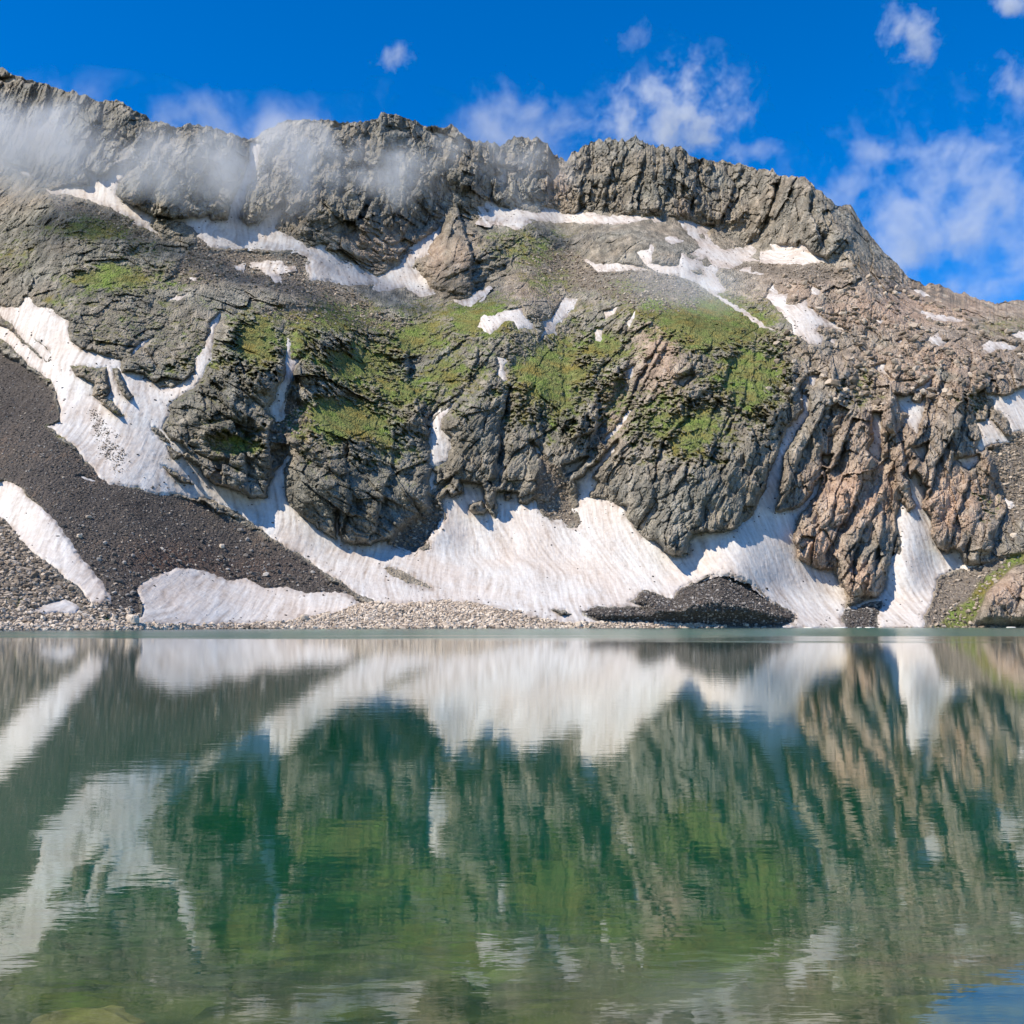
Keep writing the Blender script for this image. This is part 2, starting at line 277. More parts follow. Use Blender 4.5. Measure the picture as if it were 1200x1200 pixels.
GRASS = [(130, 325, 80, 19, 1.1), (100, 268, 75, 18, 1), (150, 292, 40, 12, .7), (300, 400, 28, 34, 1), (278, 520, 34, 12, .8), (405, 492, 62, 26, 1.15), (420, 428, 55, 34, .9), (385, 370, 50, 20, .8), (500, 395, 50, 26, .8), (350, 400, 30, 30, .6),
         (525, 440, 36, 26, .7), (645, 440, 58, 50, .95), (620, 290, 52, 24, .9), (835, 380, 70, 32, 1.15), (780, 365, 60, 20, .7), (880, 440, 52, 54, .85), (800, 500, 60, 46, .7), (1005, 455, 28, 26, .9), (1140, 470, 30, 16, .7), (1155, 590, 16, 30, .7),
         (640, 330, 36, 18, .6), (560, 375, 50, 30, .7), (705, 405, 46, 26, .7), (20, 300, 40, 44, .7), (60, 345, 50, 18, .6), (450, 520, 46, 26, .6), (1180, 385, 34, 14, .4), (470, 455, 50, 26, .7), (735, 335, 36, 16, .4), (10, 705, 14, 5, .7), (130, 727, 22, 5, .7), (240, 420, 40, 20, .5), (720, 470, 40, 40, .5)]
PINK = [(1000, 580, 60, 44, 1), (960, 640, 34, 30, 1), (1040, 520, 80, 90, .5), (1160, 560, 40, 60, .5), (1010, 680, 22, 22, .9), (985, 610, 50, 20, .7), (1115, 590, 46, 50, .95), (512, 300, 20, 30, .55), (440, 290, 40, 30, .5), (655, 215, 14, 22, .5), (540, 300, 20, 26, .5), (775, 410, 34, 60, .7), (1060, 360, 140, 34, .75), (1100, 430, 120, 50, .6), (940, 340, 60, 30, .5), (1180, 690, 40, 24, .7), (620, 340, 40, 16, .4), (800, 240, 12, 16, .3), (720, 480, 20, 40, .4)]
DARK = [(440, 215, 120, 70, .9), (230, 190, 80, 50, .85), (110, 320, 150, 70, .6), (545, 300, 40, 40, .6), (770, 210, 90, 36, .45), (380, 400, 60, 40, .5), (500, 440, 60, 60, .5), (870, 470, 60, 50, .5), (760, 600, 50, 40, .3), (270, 480, 70, 70, .8), (410, 580, 80, 60, 1), (560, 510, 50, 50, .8), (640, 500, 60, 60, .45), (860, 540, 50, 60, .55), (150, 390, 80, 50, .6), (30, 300, 60, 60, .6), (70, 140, 140, 50, .85), (580, 310, 30, 40, .7)]
# profile slopes of the ground (degrees): outline, slope
SLOPES = [
 (np.array([[-300, 760], [-300, 600], [100, 690], [300, 660], [470, 640], [700, 660], [1000, 700], [1100, 690], [1500, 690], [1500, 760]], np.float32), 25),
 (SCREE_DARK, 33), (ROCKY_SHORE, 24),
 (np.array([[200, 560], [200, 470], [340, 350], [480, 360], [700, 390], [790, 355], [890, 360], [960, 430], [1090, 440], [1180, 440], [1180, 640], [1050, 690], [990, 690], [930, 650], [800, 640], [700, 570], [480, 620], [400, 640], [330, 580], [280, 580]], np.float32), 60),
 (PT(T1, '-300,470 150,480 560,650 1000,690 1280,815 1600,850 1700,720 2000,690 2400,830 2700,760 2900,900 2600,1000 2300,870 1500,960 900,840 300,760 -300,700'), 36),
 (PT(T1, '-700,460 0,420 300,470 540,580 800,600 950,590 1150,680 1300,770 1480,690 1580,540 1800,560 1920,570 2300,570 2400,590 2500,690 2700,690 2900,720 3000,620 2760,440 2300,340 2100,310 1970,380 1840,300 1540,225 1240,240 905,310 600,260 360,180 0,70 -700,0'), 63),
 (PT(T2, '480,535 1100,570 1300,600 1700,760 1500,800 1100,690 900,640 500,620'), 31),
 (PT(T3, '850,830 1200,880 1800,900 1800,1150 1200,1100 800,1000'), 38),
 (np.array([[-300, 250], [60, 235], [180, 262], [260, 300], [240, 345], [190, 400], [120, 420], [60, 400], [-300, 380]], np.float32), 47),
 (BANK, 31), (SLAB, 52), (SPIT, 21), (MOUND, 36)]

# clefts down the crags: a drop just right of each line, easing out to the right (outline, depth in metres, width in px)
CLEFT = [([(783, 385), (743, 447), (740, 468), (711, 516)], 6, 16), ([(836, 401), (812, 431), (800, 450)], 6, 12), ([(857, 420), (844, 457), (831, 500)], 5, 13), ([(807, 468), (804, 489), (777, 516), (772, 532), (764, 561)], 8, 14),
 ([(876, 447), (871, 468), (849, 505), (825, 548)], 5, 16), ([(887, 393), (881, 428), (890, 470)], 4, 12), ([(597, 457), (587, 493), (582, 547)], 7, 11), ([(633, 460), (630, 487), (637, 513)], 5, 12), ([(700, 470), (698, 510), (712, 523)], 9, 15),
 ([(617, 480), (630, 513), (634, 540)], 4, 12), ([(477, 415), (480, 453), (493, 487), (503, 510)], 7, 12), ([(537, 460), (515, 475), (500, 490)], 5, 12), ([(547, 397), (525, 412), (510, 425)], 4, 12), ([(733, 393), (722, 440), (716, 470)], 5, 13), ([(793, 385), (770, 420), (749, 455)], 5, 12),
 ([(560, 400), (555, 430), (548, 450)], 4, 10), ([(660, 400), (655, 430), (662, 470)], 4, 12), ([(997, 510), (967, 557), (942, 600)], 5, 11), ([(1013, 560), (987, 613), (967, 650)], 6, 12), ([(1030, 587), (1007, 633), (987, 680)], 5, 13), ([(1036, 600), (1030, 640), (1018, 690)], 6, 14),
 ([(1130, 487), (1100, 540), (1084, 590)], 6, 12), ([(1158, 480), (1150, 505), (1156, 530)], 8, 10), ([(1137, 560), (1120, 607), (1112, 640)], 5, 11), ([(1179, 595), (1168, 622), (1160, 645)], 6, 9), ([(967, 477), (940, 533), (918, 587)], 5, 12), ([(1045, 455), (1050, 500), (1060, 540)], 5, 10), ([(990, 440), (975, 470), (968, 500)], 4, 10), ([(1090, 440), (1086, 480), (1075, 500)], 4, 10),
 ([(336, 455), (314, 505), (317, 550)], 8, 14), ([(400, 520), (410, 570), (400, 630)], 5, 20), ([(462, 505), (458, 550), (440, 620)], 4, 22), ([(360, 400), (345, 440), (350, 480)], 4, 14), ([(250, 400), (232, 440), (240, 480)], 4, 14), ([(290, 470), (285, 520), (292, 570)], 4, 14), ([(430, 380), (425, 420), (440, 450)], 4, 14),
 ([(452, 170), (436, 215), (420, 255)], 6, 20), ([(503, 170), (492, 233), (468, 280)], 6, 18), ([(527, 175), (512, 247)], 6, 16), ([(367, 185), (345, 225), (334, 262)], 5, 16), ([(400, 160), (395, 220), (410, 280)], 5, 18), ([(250, 170), (235, 210), (230, 245)], 5, 18), ([(560, 185), (556, 225)], 6, 16),
 ([(647, 195), (645, 243)], 6, 14), ([(690, 175), (680, 215), (677, 247)], 6, 13), ([(722, 170), (714, 210), (707, 247)], 5, 12), ([(755, 185), (745, 220), (737, 250)], 6, 14), ([(790, 185), (782, 225), (776, 252)], 5, 12), ([(822, 187), (813, 225), (807, 255)], 6, 13), ([(867, 203), (855, 230), (843, 262)], 5, 14), ([(910, 213), (900, 245), (890, 275)], 5, 14), ([(950, 217), (947, 247), (967, 290)], 7, 22),
 ([(60, 90), (50, 130), (20, 180)], 6, 22), ([(120, 115), (110, 150), (90, 190)], 5, 20), ([(170, 130), (165, 170)], 5, 18), ([(535, 245), (553, 296), (553, 350)], 14, 46), ([(30, 275), (38, 330), (24, 365)], 4, 20)]
# ------------------------------------------------------------------ the ground: distances along each line of sight
PXS = np.concatenate([np.arange(-240, -8, 2.4), np.arange(-8, 1209, 1.0), np.arange(1210, 1400, 2.4)]).astype(np.float32)
NU, NV = len(PXS), 640
sp_, cp_ = math.sin(PITCH), math.cos(PITCH)
def ray(px, py):
    """x and z per metre of distance Y"""
    xn = (px - 600) / F; up = (600 - py) / F
    yw = cp_ - up * sp_
    return xn / yw, (sp_ + up * cp_) / yw
def py_of(t):
    """pixel row of a line of sight with z/Y = t"""
    up = (t * cp_ - sp_) / (t * sp_ + cp_)
    return 600 - F * up
D0 = np.interp(PXS, [-300, 0, 160, 300, 600, 850, 1000, 1200, 1400], [205, 236, 262, 300, 332, 362, 385, 392, 372]).astype(np.float32)
D0 += fbm(np.stack([PXS * .02, PXS * 0, PXS * 0], -1), 3) * 3
YS = py_of((-CAMH - 0.25) / D0)
YR = np.interp(PXS, RIDGE[:, 0], RIDGE[:, 1]).astype(np.float32)
def blur1(a, r): return blur(a[None], 0, r)[0]
YRS = blur1(YR, 9); YS = blur1(YS, 4)
q = np.stack([PXS / 9.0, PXS * 0 + 3.3, PXS * 0], -1)
teeth = np.zeros(NU, np.float32)
for cw, am in ((17.0, 1.0), (7.3, .75), (3.1, .45)):            # uneven broken blocks along the skyline
    k_ = np.floor((PXS + 9 * perlin(np.stack([PXS / 31, PXS * 0 + cw, PXS * 0], -1))) / cw).astype(int); r_ = RND[PERM[k_ & 255], 0]
    teeth += am * (np.abs(r_) ** 1.6 - .35)
teeth = blur1(teeth, 1)
YR -= (ridged(q, 4) - .45 + .8 * teeth) * np.interp(PXS, [0, 170, 300, 560, 640, 800, 900, 1000, 1040, 1200], [4, 4, 4, 5, 8, 8, 7, 4, 3, 5])
V = np.linspace(0, 1, NV, dtype=np.float32)[:, None]
PY = YS[None] + (YRS - YS)[None] * V + (YR - YRS)[None] * smooth(.86, 1, V)
PX = np.broadcast_to(PXS[None], PY.shape).copy()
PY0 = YS[None] + (YRS - YS)[None] * V
RX, RZ = ray(PX, PY)
# slope of the profile, then distance by integration
slope = np.full(PX.shape, 46., np.float32)
for poly, s in SLOPES:
    d = sdist(poly, PX, PY0, 12); slope = np.where(d > 0, s, slope)
slope = slope - 24 * np.clip(sum(a * np.exp(-(((PX - cx) / rx) ** 2 + ((PY0 - cy_ ) / ry) ** 2)) for cx, cy_, rx, ry, a in GRASS), 0, 1) * (slope > 50)
slope = blur(slope, 8, 16)
lowp = fbm(np.stack([PX / 160, PY0 / 160, PX * 0 + 5], -1), 3)
slope = slope + lowp * 4
RZ0 = ray(PX, PY0)[1]
ts = np.tan(np.radians(slope)); el = np.degrees(np.arctan(RZ0))
ts = np.maximum(ts, np.tan(np.radians(el + 9)))
dl = np.zeros_like(PX); dl[1:] = np.diff(RZ0, axis=0) / (ts[1:] - RZ0[1:])
dl = np.clip(dl, 0, .02)
logD = np.log(D0)[None] + np.cumsum(dl, axis=0)
graz = np.clip(np.sin(np.arctan(ts) - np.arctan(RZ0)) * 1.75, .36, 1)
logD = blur(logD, 2, 22); D = np.exp(logD)
# left ridge arm comes forward, right shoulder falls away behind the skyline
fall = smooth(0, 1, (PX - (958 + (PY - 230) * .52)) / 60) * smooth(400, 330, PY) * smooth(215, 240, PY)
D = D * (1 + .10 * fall)
# mid-size shape: ribs and hollows
def world(D, px=PX, rx=RX, rz=RZ): return np.stack([rx * D, D, CAMH + rz * D], -1)
W = world(D)
wf = np.stack([fbm(np.stack([PX / 5.5, PY / 5.5, PX * 0 + 21.5], -1), 3), fbm(np.stack([PX / 5.5, PY / 5.5, PX * 0 + 29.5], -1), 3)], -1)
warp = np.stack([fbm(np.stack([PX / 22, PY / 22, PX * 0 + 1.5], -1), 4), fbm(np.stack([PX / 22, PY / 22, PX * 0 + 9.5], -1), 4)], -1)
WX, WY = PX + warp[..., 0] * 6 + wf[..., 0] * 2, PY + warp[..., 1] * 6 + wf[..., 1] * 2
crag = np.zeros_like(PX); cragm = np.zeros_like(PX)
for poly, h, ew in CRAG:
    d = sdist(poly, WX, WY, 20)
    s = np.clip(d / ew, 0, 1)
    crag = np.maximum(crag, .62 * h * (.55 * s + .45 * np.sqrt(np.clip(1 - (1 - s) ** 2, 0, 1))))
    cragm = np.maximum(cragm, smooth(-2, 4, d))
def spot_sum(spots, wob=1.0):
    o = np.zeros_like(PX)
    for (cx, cy_, rx, ry, a) in spots:
        o = np.maximum(o, a * np.exp(-(((PX - cx) / rx) ** 2 + ((PY - cy_) / ry) ** 2)))
    return o
f_dark = np.maximum(sdist(SCREE_DARK, WX, WY, 20), -20)
f_rocky = np.maximum(sdist(ROCKY_SHORE, WX, WY, 20), -20)
w2x, w2y = PX + warp[..., 0] * 2, PY + warp[..., 1] * 2
f_spit = np.maximum(sdist(SPIT, w2x, PY + warp[..., 1] * .8, 20), -20); f_mound = np.maximum(sdist(MOUND, w2x, w2y, 20), -20); f_mound2 = np.maximum(sdist(MOUND2, w2x, w2y, 20), -20)
f_bank = np.maximum(sdist(BANK, w2x, w2y, 20), -20); f_slab = np.maximum(sdist(SLAB, w2x, w2y, 20), -20)
m_tan = np.zeros_like(PX)
for poly in TAN: m_tan = np.maximum(m_tan, smooth(-5, 7, sdist(poly, WX, WY, 20)))
m_scree = np.maximum.reduce([smooth(-2, 3, f_dark), smooth(-2, 3, f_mound), smooth(-2, 3, f_mound2)])
snow_sd = []
for label, outs, holes in SNOW:
    s = np.full(PX.shape, -99., np.float32)
    sx, sy = PX + warp[..., 0] * 3.2 + wf[..., 0] * 3.0, PY + warp[..., 1] * 3.2 + wf[..., 1] * 3.0
    for poly in outs: s = np.maximum(s, sdist(poly, sx, sy, 9))
    for poly in holes:
        h = sdist(poly, sx, sy, 12); s = np.where(h > -90, np.minimum(s, -h), s)
    snow_sd.append(s)
snow_all = np.maximum.reduce(snow_sd)
m_snow = smooth(-3, 3, snow_all)
crag = crag * smooth(2, -9, snow_all) ** .5
# strata: left crags in layers dipping to the right, the middle and right in ribs leaning up to the right, the top fluted
xr = W[..., 0]; zr = W[..., 2]; yr_ = W[..., 1] * .6
wl = fbm(W / 26, 3); wl2 = fbm(W / 7 + 11, 3)
def strata(ang, f_=1.0, asp=1.0):
    ca, sa = math.cos(ang), math.sin(ang)
    across = xr * ca - zr * sa + wl * 3.0 + wl2 * .35; along = (xr * sa + zr * ca) / asp
    r1 = ridged(np.stack([across / (19 * f_), along / 70, yr_ / 60], -1), 3) - .45
    r2 = ridged(np.stack([across / (5.0 * f_), along / 18, yr_ / 16], -1), 3) - .45
    b0, g0 = facet(np.stack([across / (13 * f_), along / 30, yr_ / 18], -1))
    b1, g1 = facet(np.stack([across / (5.5 * f_), along / 11, yr_ / 8], -1))
    b2, g2 = facet(np.stack([across / (2.4 * f_), along / 4.6, yr_ / 4], -1))
    b3, g3 = facet(np.stack([across / 1.1, along / 2.0, yr_ / 1.6], -1))
    return np.stack([r1, r2, b0, g0, b1, g1, b2, g2, b3, g3])
jig = fbm(W / 18 + 60, 3)
mR = smooth(430, 560, PX + jig * 120)[None]; mT = smooth(285, 255, PY + jig * 30)[None]
SS = strata(-.95, 1.0, .8); SS = SS + (strata(.50, 1, 1.25) - SS) * mR; SS = SS + (strata(.14, .85, .85) - SS) * mT
rib, rib2, blk0, gap0, blk, gap, blk2, gap2, blk3, gap3 = SS
del SS
big = fbm(W / np.array([60, 90, 60], np.float32), 4)
fine = fbm(W / 1.7, 3)
# how rough: rock 1, grass and rubble less
cl = fbm(W / 14 + 40, 4); cl2 = fbm(W / 4 + 80, 3)
g_reg = spot_sum(GRASS)
zone = smooth(335, 375, PY) * smooth(610, 520, PY) * smooth(960, 900, PX)
fl3 = fbm(W / 1.6 + 15, 3)
g_raw = g_reg * 1.25 + zone * .36 + cl * .50 + cl2 * .65 + fl3 * .65 - rib * .25 - blk2 * .15
m_grass = smooth(.48, 1.12, g_raw) * (1 - m_scree) * smooth(.02, .3, g_reg + zone * .5)
m_grassbank = smooth(-3, 4, f_bank) * (1 - smooth(-2, 2, f_slab))
lat = (PX - 1085) * .55 + (PY - 735) * .5
gb = np.exp(-((PX - (1113 + (735 - PY) * 1.05) + 8 * cl) / 24) ** 2)
rough = (1 - .80 * m_tan) * (1 - .93 * m_scree) * (1 - .55 * m_grass) * (1 - .80 * m_grassbank) * (1 - smooth(-3, 3, f_spit)) * (1 - .75 * smooth(-4, 4, f_rocky))
rough = rough * (1 - smooth(-1, 8, snow_all))
cliff = blur(np.maximum(cragm, smooth(50, 60, slope)), 4, 4)
rel = big * 7 * (1 - .6 * m_scree) * graz + crag * np.sqrt(graz)
rough = rough * graz
cleft = np.zeros_like(PX)
for line, dep, wid in CLEFT:
    ln = np.array(line, np.float32)
    m_ = (PX > ln[:, 0].min() - 40) & (PX < ln[:, 0].max() + 3.2 * wid) & (PY > ln[:, 1].min() - 14) & (PY < ln[:, 1].max() + 14)
    x_, y_ = WX[m_], WY[m_]
    lx = np.interp(y_, ln[:, 1], ln[:, 0]); s_ = x_ - lx
    ends = smooth(-12, 8, y_ - ln[0, 1]) * smooth(12, -8, y_ - ln[-1, 1])
    cleft[m_] += np.where(s_ > 0, -dep * smooth(-.2, 1.6, s_) * np.exp(-np.maximum(s_, 0) / wid) * smooth(3.2 * wid, 2.2 * wid, s_), dep * .30 * np.exp(np.minimum(s_, 0) / 10) * smooth(.5, -1.5, s_)) * ends
cleft = cleft * (1 - .65 * np.clip(g_reg, 0, 1)) * (.55 + .7 * smooth(-.4, .4, fbm(W / 9 + 33, 3)))
rel = rel + cleft * np.sqrt(graz) * smooth(3, -4, snow_all)
vary = .72 + .55 * smooth(-.35, .35, fbm(W / 30 + 5, 3))
deep = np.minimum(ridged(np.stack([(xr * .88 - zr * .42 + wl * 5) / 34, (xr * .42 + zr * .88) / 90, yr_ / 70], -1), 2) - .15, .35)
rel = rel + rough * cliff * deep * 9
rel = rel + rough * vary * (rib * (6.5 * cliff + 2.5) + rib2 * (1.2 * cliff + .8) + blk0 * (3.6 + 2.2 * cliff) + np.minimum(gap0, .16) * 9 + blk * (1.9 + .8 * cliff) + np.minimum(gap, .18) * 5 + blk2 * 1.05 + np.minimum(gap2, .2) * 2.2 + blk3 * .55 + np.minimum(gap3, .2) * .6 + fine * .3)
rel = rel + (1 - rough) * (1 - m_snow) * (fine * .22 + fbm(W / 6, 3) * .5)
rel = rel + smooth(-2.5, 6, f_spit) * 4.5 + smooth(-1.5, 10, f_mound) * 5 + smooth(0, 34, f_mound) * 12 + smooth(-1, 8, f_mound2) * 2 + smooth(-2, 12, f_slab) * 7
edge0 = smooth(0, .04, V)
fans = sum(a * np.exp(-(((PX - x) / rx) ** 2 + ((PY - y) / ry) ** 2)) for x, y, rx, ry, a in [(872, 655, 52, 48, 11), (1066, 650, 26, 50, 7), (500, 625, 40, 40, 6), (650, 640, 110, 50, 4), (925, 530, 26, 70, 5), (1066, 560, 16, 60, 5), (330, 440, 16, 50, 4), (515, 510, 16, 40, 4), (390, 300, 110, 26, 5), (300, 240, 16, 60, 4), (490, 300, 26, 40, 4), (240, 420, 30, 40, 3), (1150, 490, 40, 40, 3)])
rel = (rel + fans * smooth(-5, 5, snow_all)) * edge0
DT = D - rel
# snow surface: smoothed ground, lifted inside each outline; the ground gives way below
relS = blur(fans * edge0 + big * 7 * edge0 * graz + crag * .75 + smooth(-2.5, 6, f_spit) * 1.5 + smooth(-1.5, 14, f_mound) * 1.5, 5, 4)
DS = D - relS
# the snow meets rough ground at its outline
DT = np.where(snow_all > -14, DT + (DS - DT) * smooth(-3.5, 1.0, snow_all), DT)
DT = DT + .7 * smooth(.5, 5, snow_all)
WT = world(DT)
# how level the ground lies, for the grass on its ledges
gu = np.gradient(WT, axis=1); gv = np.gradient(WT, axis=0); nrm = np.cross(gu, gv); nrm /= np.linalg.norm(nrm, axis=-1, keepdims=True) + 1e-9
level = blur(np.abs(nrm[..., 2]), 2, 2)
m_grass = smooth(.43, 1.10, g_raw * .82 + (level - .55) * 1.5 + fl3 * .25) * (1 - m_scree) * smooth(.02, .25, g_reg + zone * .6)
print('terrain arrays', round(time.time() - T0, 1))
# ------------------------------------------------------------------ materials
def mat(name):
    m = bpy.data.materials.new(name); m.use_nodes = True; n = m.node_tree.nodes; n.clear()
    out = n.new('ShaderNodeOutputMaterial'); return m, n, m.node_tree.links, out
def nz(n, l, scale, detail=4, rough=.55, vec=None, dist=0.0):
    t = n.new('ShaderNodeTexNoise'); t.inputs['Scale'].default_value = scale; t.inputs['Detail'].default_value = detail
    t.inputs['Roughness'].default_value = rough; t.inputs['Distortion'].default_value = dist
    if vec is not None: l.new(vec, t.inputs['Vector'])
    return t.outputs['Fac']
def ramp(n, l, fac, stops, interp='LINEAR'):
    r = n.new('ShaderNodeValToRGB'); r.color_ramp.interpolation = interp
    e = r.color_ramp.elements
    while len(e) < len(stops): e.new(.5)
    for k, (p, c) in enumerate(stops): e[k].position = p; e[k].color = tuple(c) + (1,) if len(c) == 3 else c
    l.new(fac, r.inputs[0]); return r.outputs[0]
def mix(n, l, fac, a, b, mode='MIX'):
    m = n.new('ShaderNodeMix'); m.data_type = 'RGBA'; m.blend_type = mode
    for s, v in ((m.inputs[0], fac), (m.inputs[6], a), (m.inputs[7], b)):
        if isinstance(v, (int, float)): s.default_value = v
        elif isinstance(v, tuple): s.default_value = v + (1,)
        else: l.new(v, s)
    return m.outputs[2]
def mth(n, l, op, a, b=0.0, c=None, clamp=False):
    m = n.new('ShaderNodeMath'); m.operation = op; m.use_clamp = clamp
    for i, v in enumerate((a, b) + ((c,) if c is not None else ())):
        if isinstance(v, (int, float)): m.inputs[i].default_value = v
        else: l.new(v, m.inputs[i])
    return m.outputs[0]
def mapping(n, l, scale=(1, 1, 1), rot=(0, 0, 0)):
    tc = n.new('ShaderNodeTexCoord'); mp = n.new('ShaderNodeMapping')
    mp.inputs['Scale'].default_value = scale; mp.inputs['Rotation'].default_value = rot
    l.new(tc.outputs['Object'], mp.inputs[0]); return mp.outputs[0]
def bsdf(n, l, out, col, rough=.9, spec=.2, normal=None):
    b = n.new('ShaderNodeBsdfPrincipled')
    if isinstance(col, tuple): b.inputs['Base Color'].default_value = col + (1,)
    else: l.new(col, b.inputs['Base Color'])
    b.inputs['Roughness'].default_value = rough; b.inputs['Specular IOR Level'].default_value = spec
    if normal is not None: l.new(normal, b.inputs['Normal'])
    l.new(b.outputs[0], out.inputs['Surface']); return b
def bump(n, l, h, dist, strength=1.0):
    b = n.new('ShaderNodeBump'); b.inputs['Distance'].default_value = dist; b.inputs['Strength'].default_value = strength
    l.new(h, b.inputs['Height']); return b.outputs[0]

def ground_material():
    m, n, l, out = mat('mountain_ground')
    at = n.new('ShaderNodeAttribute'); at.attribute_name = 'cover'          # grass, tan rubble, pink rock
    at2 = n.new('ShaderNodeAttribute'); at2.attribute_name = 'cover2'       # dark rubble, dark rock, reddish
    s1 = n.new('ShaderNodeSeparateColor'); l.new(at.outputs['Color'], s1.inputs[0])
    s2 = n.new('ShaderNodeSeparateColor'); l.new(at2.outputs['Color'], s2.inputs[0])
    obj = mapping(n, l)
    strat = mapping(n, l, (1, .5, .28), (0, R(26), 0))
    big, mid, fin = nz(n, l, .035, 5, .6, obj), nz(n, l, .25, 5, .6, strat), nz(n, l, 1.6, 4, .6, obj)
    grey = ramp(n, l, mid, [(.28, (.125, .116, .096)), (.45, (.225, .208, .173)), (.56, (.315, .287, .237)), (.72, (.50, .45, .37))])
    warm = ramp(n, l, big, [(.35, (.95, 1.0, 1.02)), (.65, (1.08, .98, .88))])
    col = mix(n, l, .8, grey, warm, 'MULTIPLY')
    pink = ramp(n, l, mid, [(.3, (.30, .20, .145)), (.5, (.54, .365, .26)), (.7, (.66, .49, .37))])
    col = mix(n, l, mth(n, l, 'MULTIPLY', s1.outputs[2], .85), col, pink)
    dk = ramp(n, l, mid, [(.3, (.085, .082, .064)), (.5, (.150, .144, .112)), (.72, (.27, .255, .20))])
    col = mix(n, l, mth(n, l, 'MULTIPLY', s2.outputs[1], .8), col, dk)
    spec = ramp(n, l, fin, [(.3, (.50, .50, .50)), (.5, (1, 1, 1)), (.72, (1.5, 1.46, 1.4))])
    col = mix(n, l, .7, col, spec, 'MULTIPLY')
    # pale lichen and bare flecks
    tan = ramp(n, l, nz(n, l, .9, 6, .75, obj), [(.3, (.105, .088, .070)), (.48, (.190, .160, .128)), (.6, (.25, .215, .175)), (.74, (.40, .36, .31))])
    col = mix(n, l, s1.outputs[1], col, tan)
    dr = ramp(n, l, nz(n, l, 1.3, 7, .8, obj), [(.30, (.050, .044, .038)), (.46, (.092, .080, .070)), (.60, (.135, .118, .103)), (.72, (.34, .31, .28))])
    run = nz(n, l, .5, 4, .6, mapping(n, l, (1, .1, .1)), .4)
    dr = mix(n, l, .85, dr, ramp(n, l, mth(n, l, 'ADD', mth(n, l, 'MULTIPLY', run, .5), mth(n, l, 'MULTIPLY', big, .5)), [(.36, (.62, .60, .60)), (.47, (.95, .95, .95)), (.55, (1.1, 1.05, 1.0)), (.64, (1.8, 1.5, 1.25))]), 'MULTIPLY')
    red = mix(n, l, s2.outputs[2], dr, mix(n, l, .7, dr, (1.15, .80, .68), 'MULTIPLY'))
    col = mix(n, l, s2.outputs[0], col, red)
    gcol = ramp(n, l, nz(n, l, .45, 7, .72, obj), [(.28, (.065, .074, .025)), (.45, (.142, .156, .052)), (.60, (.22, .23, .082)), (.76, (.36, .33, .18))])
    gcol = mix(n, l, .9, gcol, ramp(n, l, nz(n, l, .09, 5, .65, obj), [(.36, (1.25, .95, .75)), (.5, (1.0, 1.0, 1.0)), (.64, (.95, 1.25, .8))]), 'MULTIPLY')
    col = mix(n, l, s1.outputs[0], col, gcol)
    h = mth(n, l, 'ADD', mth(n, l, 'MULTIPLY', nz(n, l, .8, 7, .7, obj), .7), mth(n, l, 'MULTIPLY', nz(n, l, 1.1, 5, .65, strat), .6))
    vo = n.new('ShaderNodeTexVoronoi'); vo.feature = 'DISTANCE_TO_EDGE'; vo.inputs['Scale'].default_value = .8; l.new(strat, vo.inputs['Vector'])
    h = mth(n, l, 'ADD', h, mth(n, l, 'MINIMUM', vo.outputs['Distance'], .25))
    bsdf(n, l, out, col, .92, .15, bump(n, l, h, 1.6, .95))
    return m
def snow_material(name='old_snow'):
    m, n, l, out = mat(name)
    at = n.new('ShaderNodeAttribute'); at.attribute_name = 'streak'
    obj = mapping(n, l); fall = mapping(n, l, (1, .12, .12))
    patch = nz(n, l, .045, 5, .6, obj); fin = nz(n, l, .55, 6, .7, obj); st = nz(n, l, .55, 5, .65, fall, .6)
    f = mth(n, l, 'ADD', mth(n, l, 'MULTIPLY', at.outputs['Fac'], .44), mth(n, l, 'ADD', mth(n, l, 'MULTIPLY', st, .22), mth(n, l, 'MULTIPLY', fin, .36)))
    col = ramp(n, l, f, [(.30, (.30, .25, .21)), (.40, (.42, .375, .335)), (.50, (.53, .495, .46)), (.64, (.64, .62, .59))])
    tint = ramp(n, l, patch, [(.38, (.99, .93, .87)), (.50, (1, .98, .95)), (.62, (.98, 1, 1.0))])
    col = mix(n, l, .9, col, tint, 'MULTIPLY')
    dirt = ramp(n, l, nz(n, l, 1.6, 5, .75, obj), [(.24, (.30, .27, .24)), (.33, (1, 1, 1))])
    col = mix(n, l, .6, col, dirt, 'MULTIPLY')
    h = mth(n, l, 'ADD', mth(n, l, 'MULTIPLY', fin, .45), st)
    bsdf(n, l, out, col, .65, .25, bump(n, l, h, .5, .55))
    return m
def stone_material(name, stops):
    m, n, l, out = mat(name)
    at = n.new('ShaderNodeAttribute'); at.attribute_name = 'tone'
    obj = mapping(n, l)
    c = ramp(n, l, at.outputs['Fac'], stops)
    c = mix(n, l, .5, c, ramp(n, l, nz(n, l, 2.5, 4, .6, obj), [(.3, (.7, .7, .7)), (.7, (1.2, 1.2, 1.2))]), 'MULTIPLY')
    bsdf(n, l, out, c, .9, .2, bump(n, l, nz(n, l, 5, 4, .6, obj), .1, .6))
    return m
M_GROUND, M_SNOW = ground_material(), snow_material()
M_PALE = stone_material('pale_stones', [(0, (.25, .20, .15)), (.35, (.42, .34, .26)), (.7, (.54, .45, .35)), (1, (.66, .57, .46))])
M_DARK = stone_material('dark_stones', [(0, (.055, .048, .042)), (.6, (.12, .106, .093)), (.85, (.22, .20, .18)), (1, (.40, .37, .33))])
M_BROWN = stone_material('brown_stones', [(0, (.13, .104, .078)), (.5, (.26, .208, .155)), (1, (.50, .42, .33))])
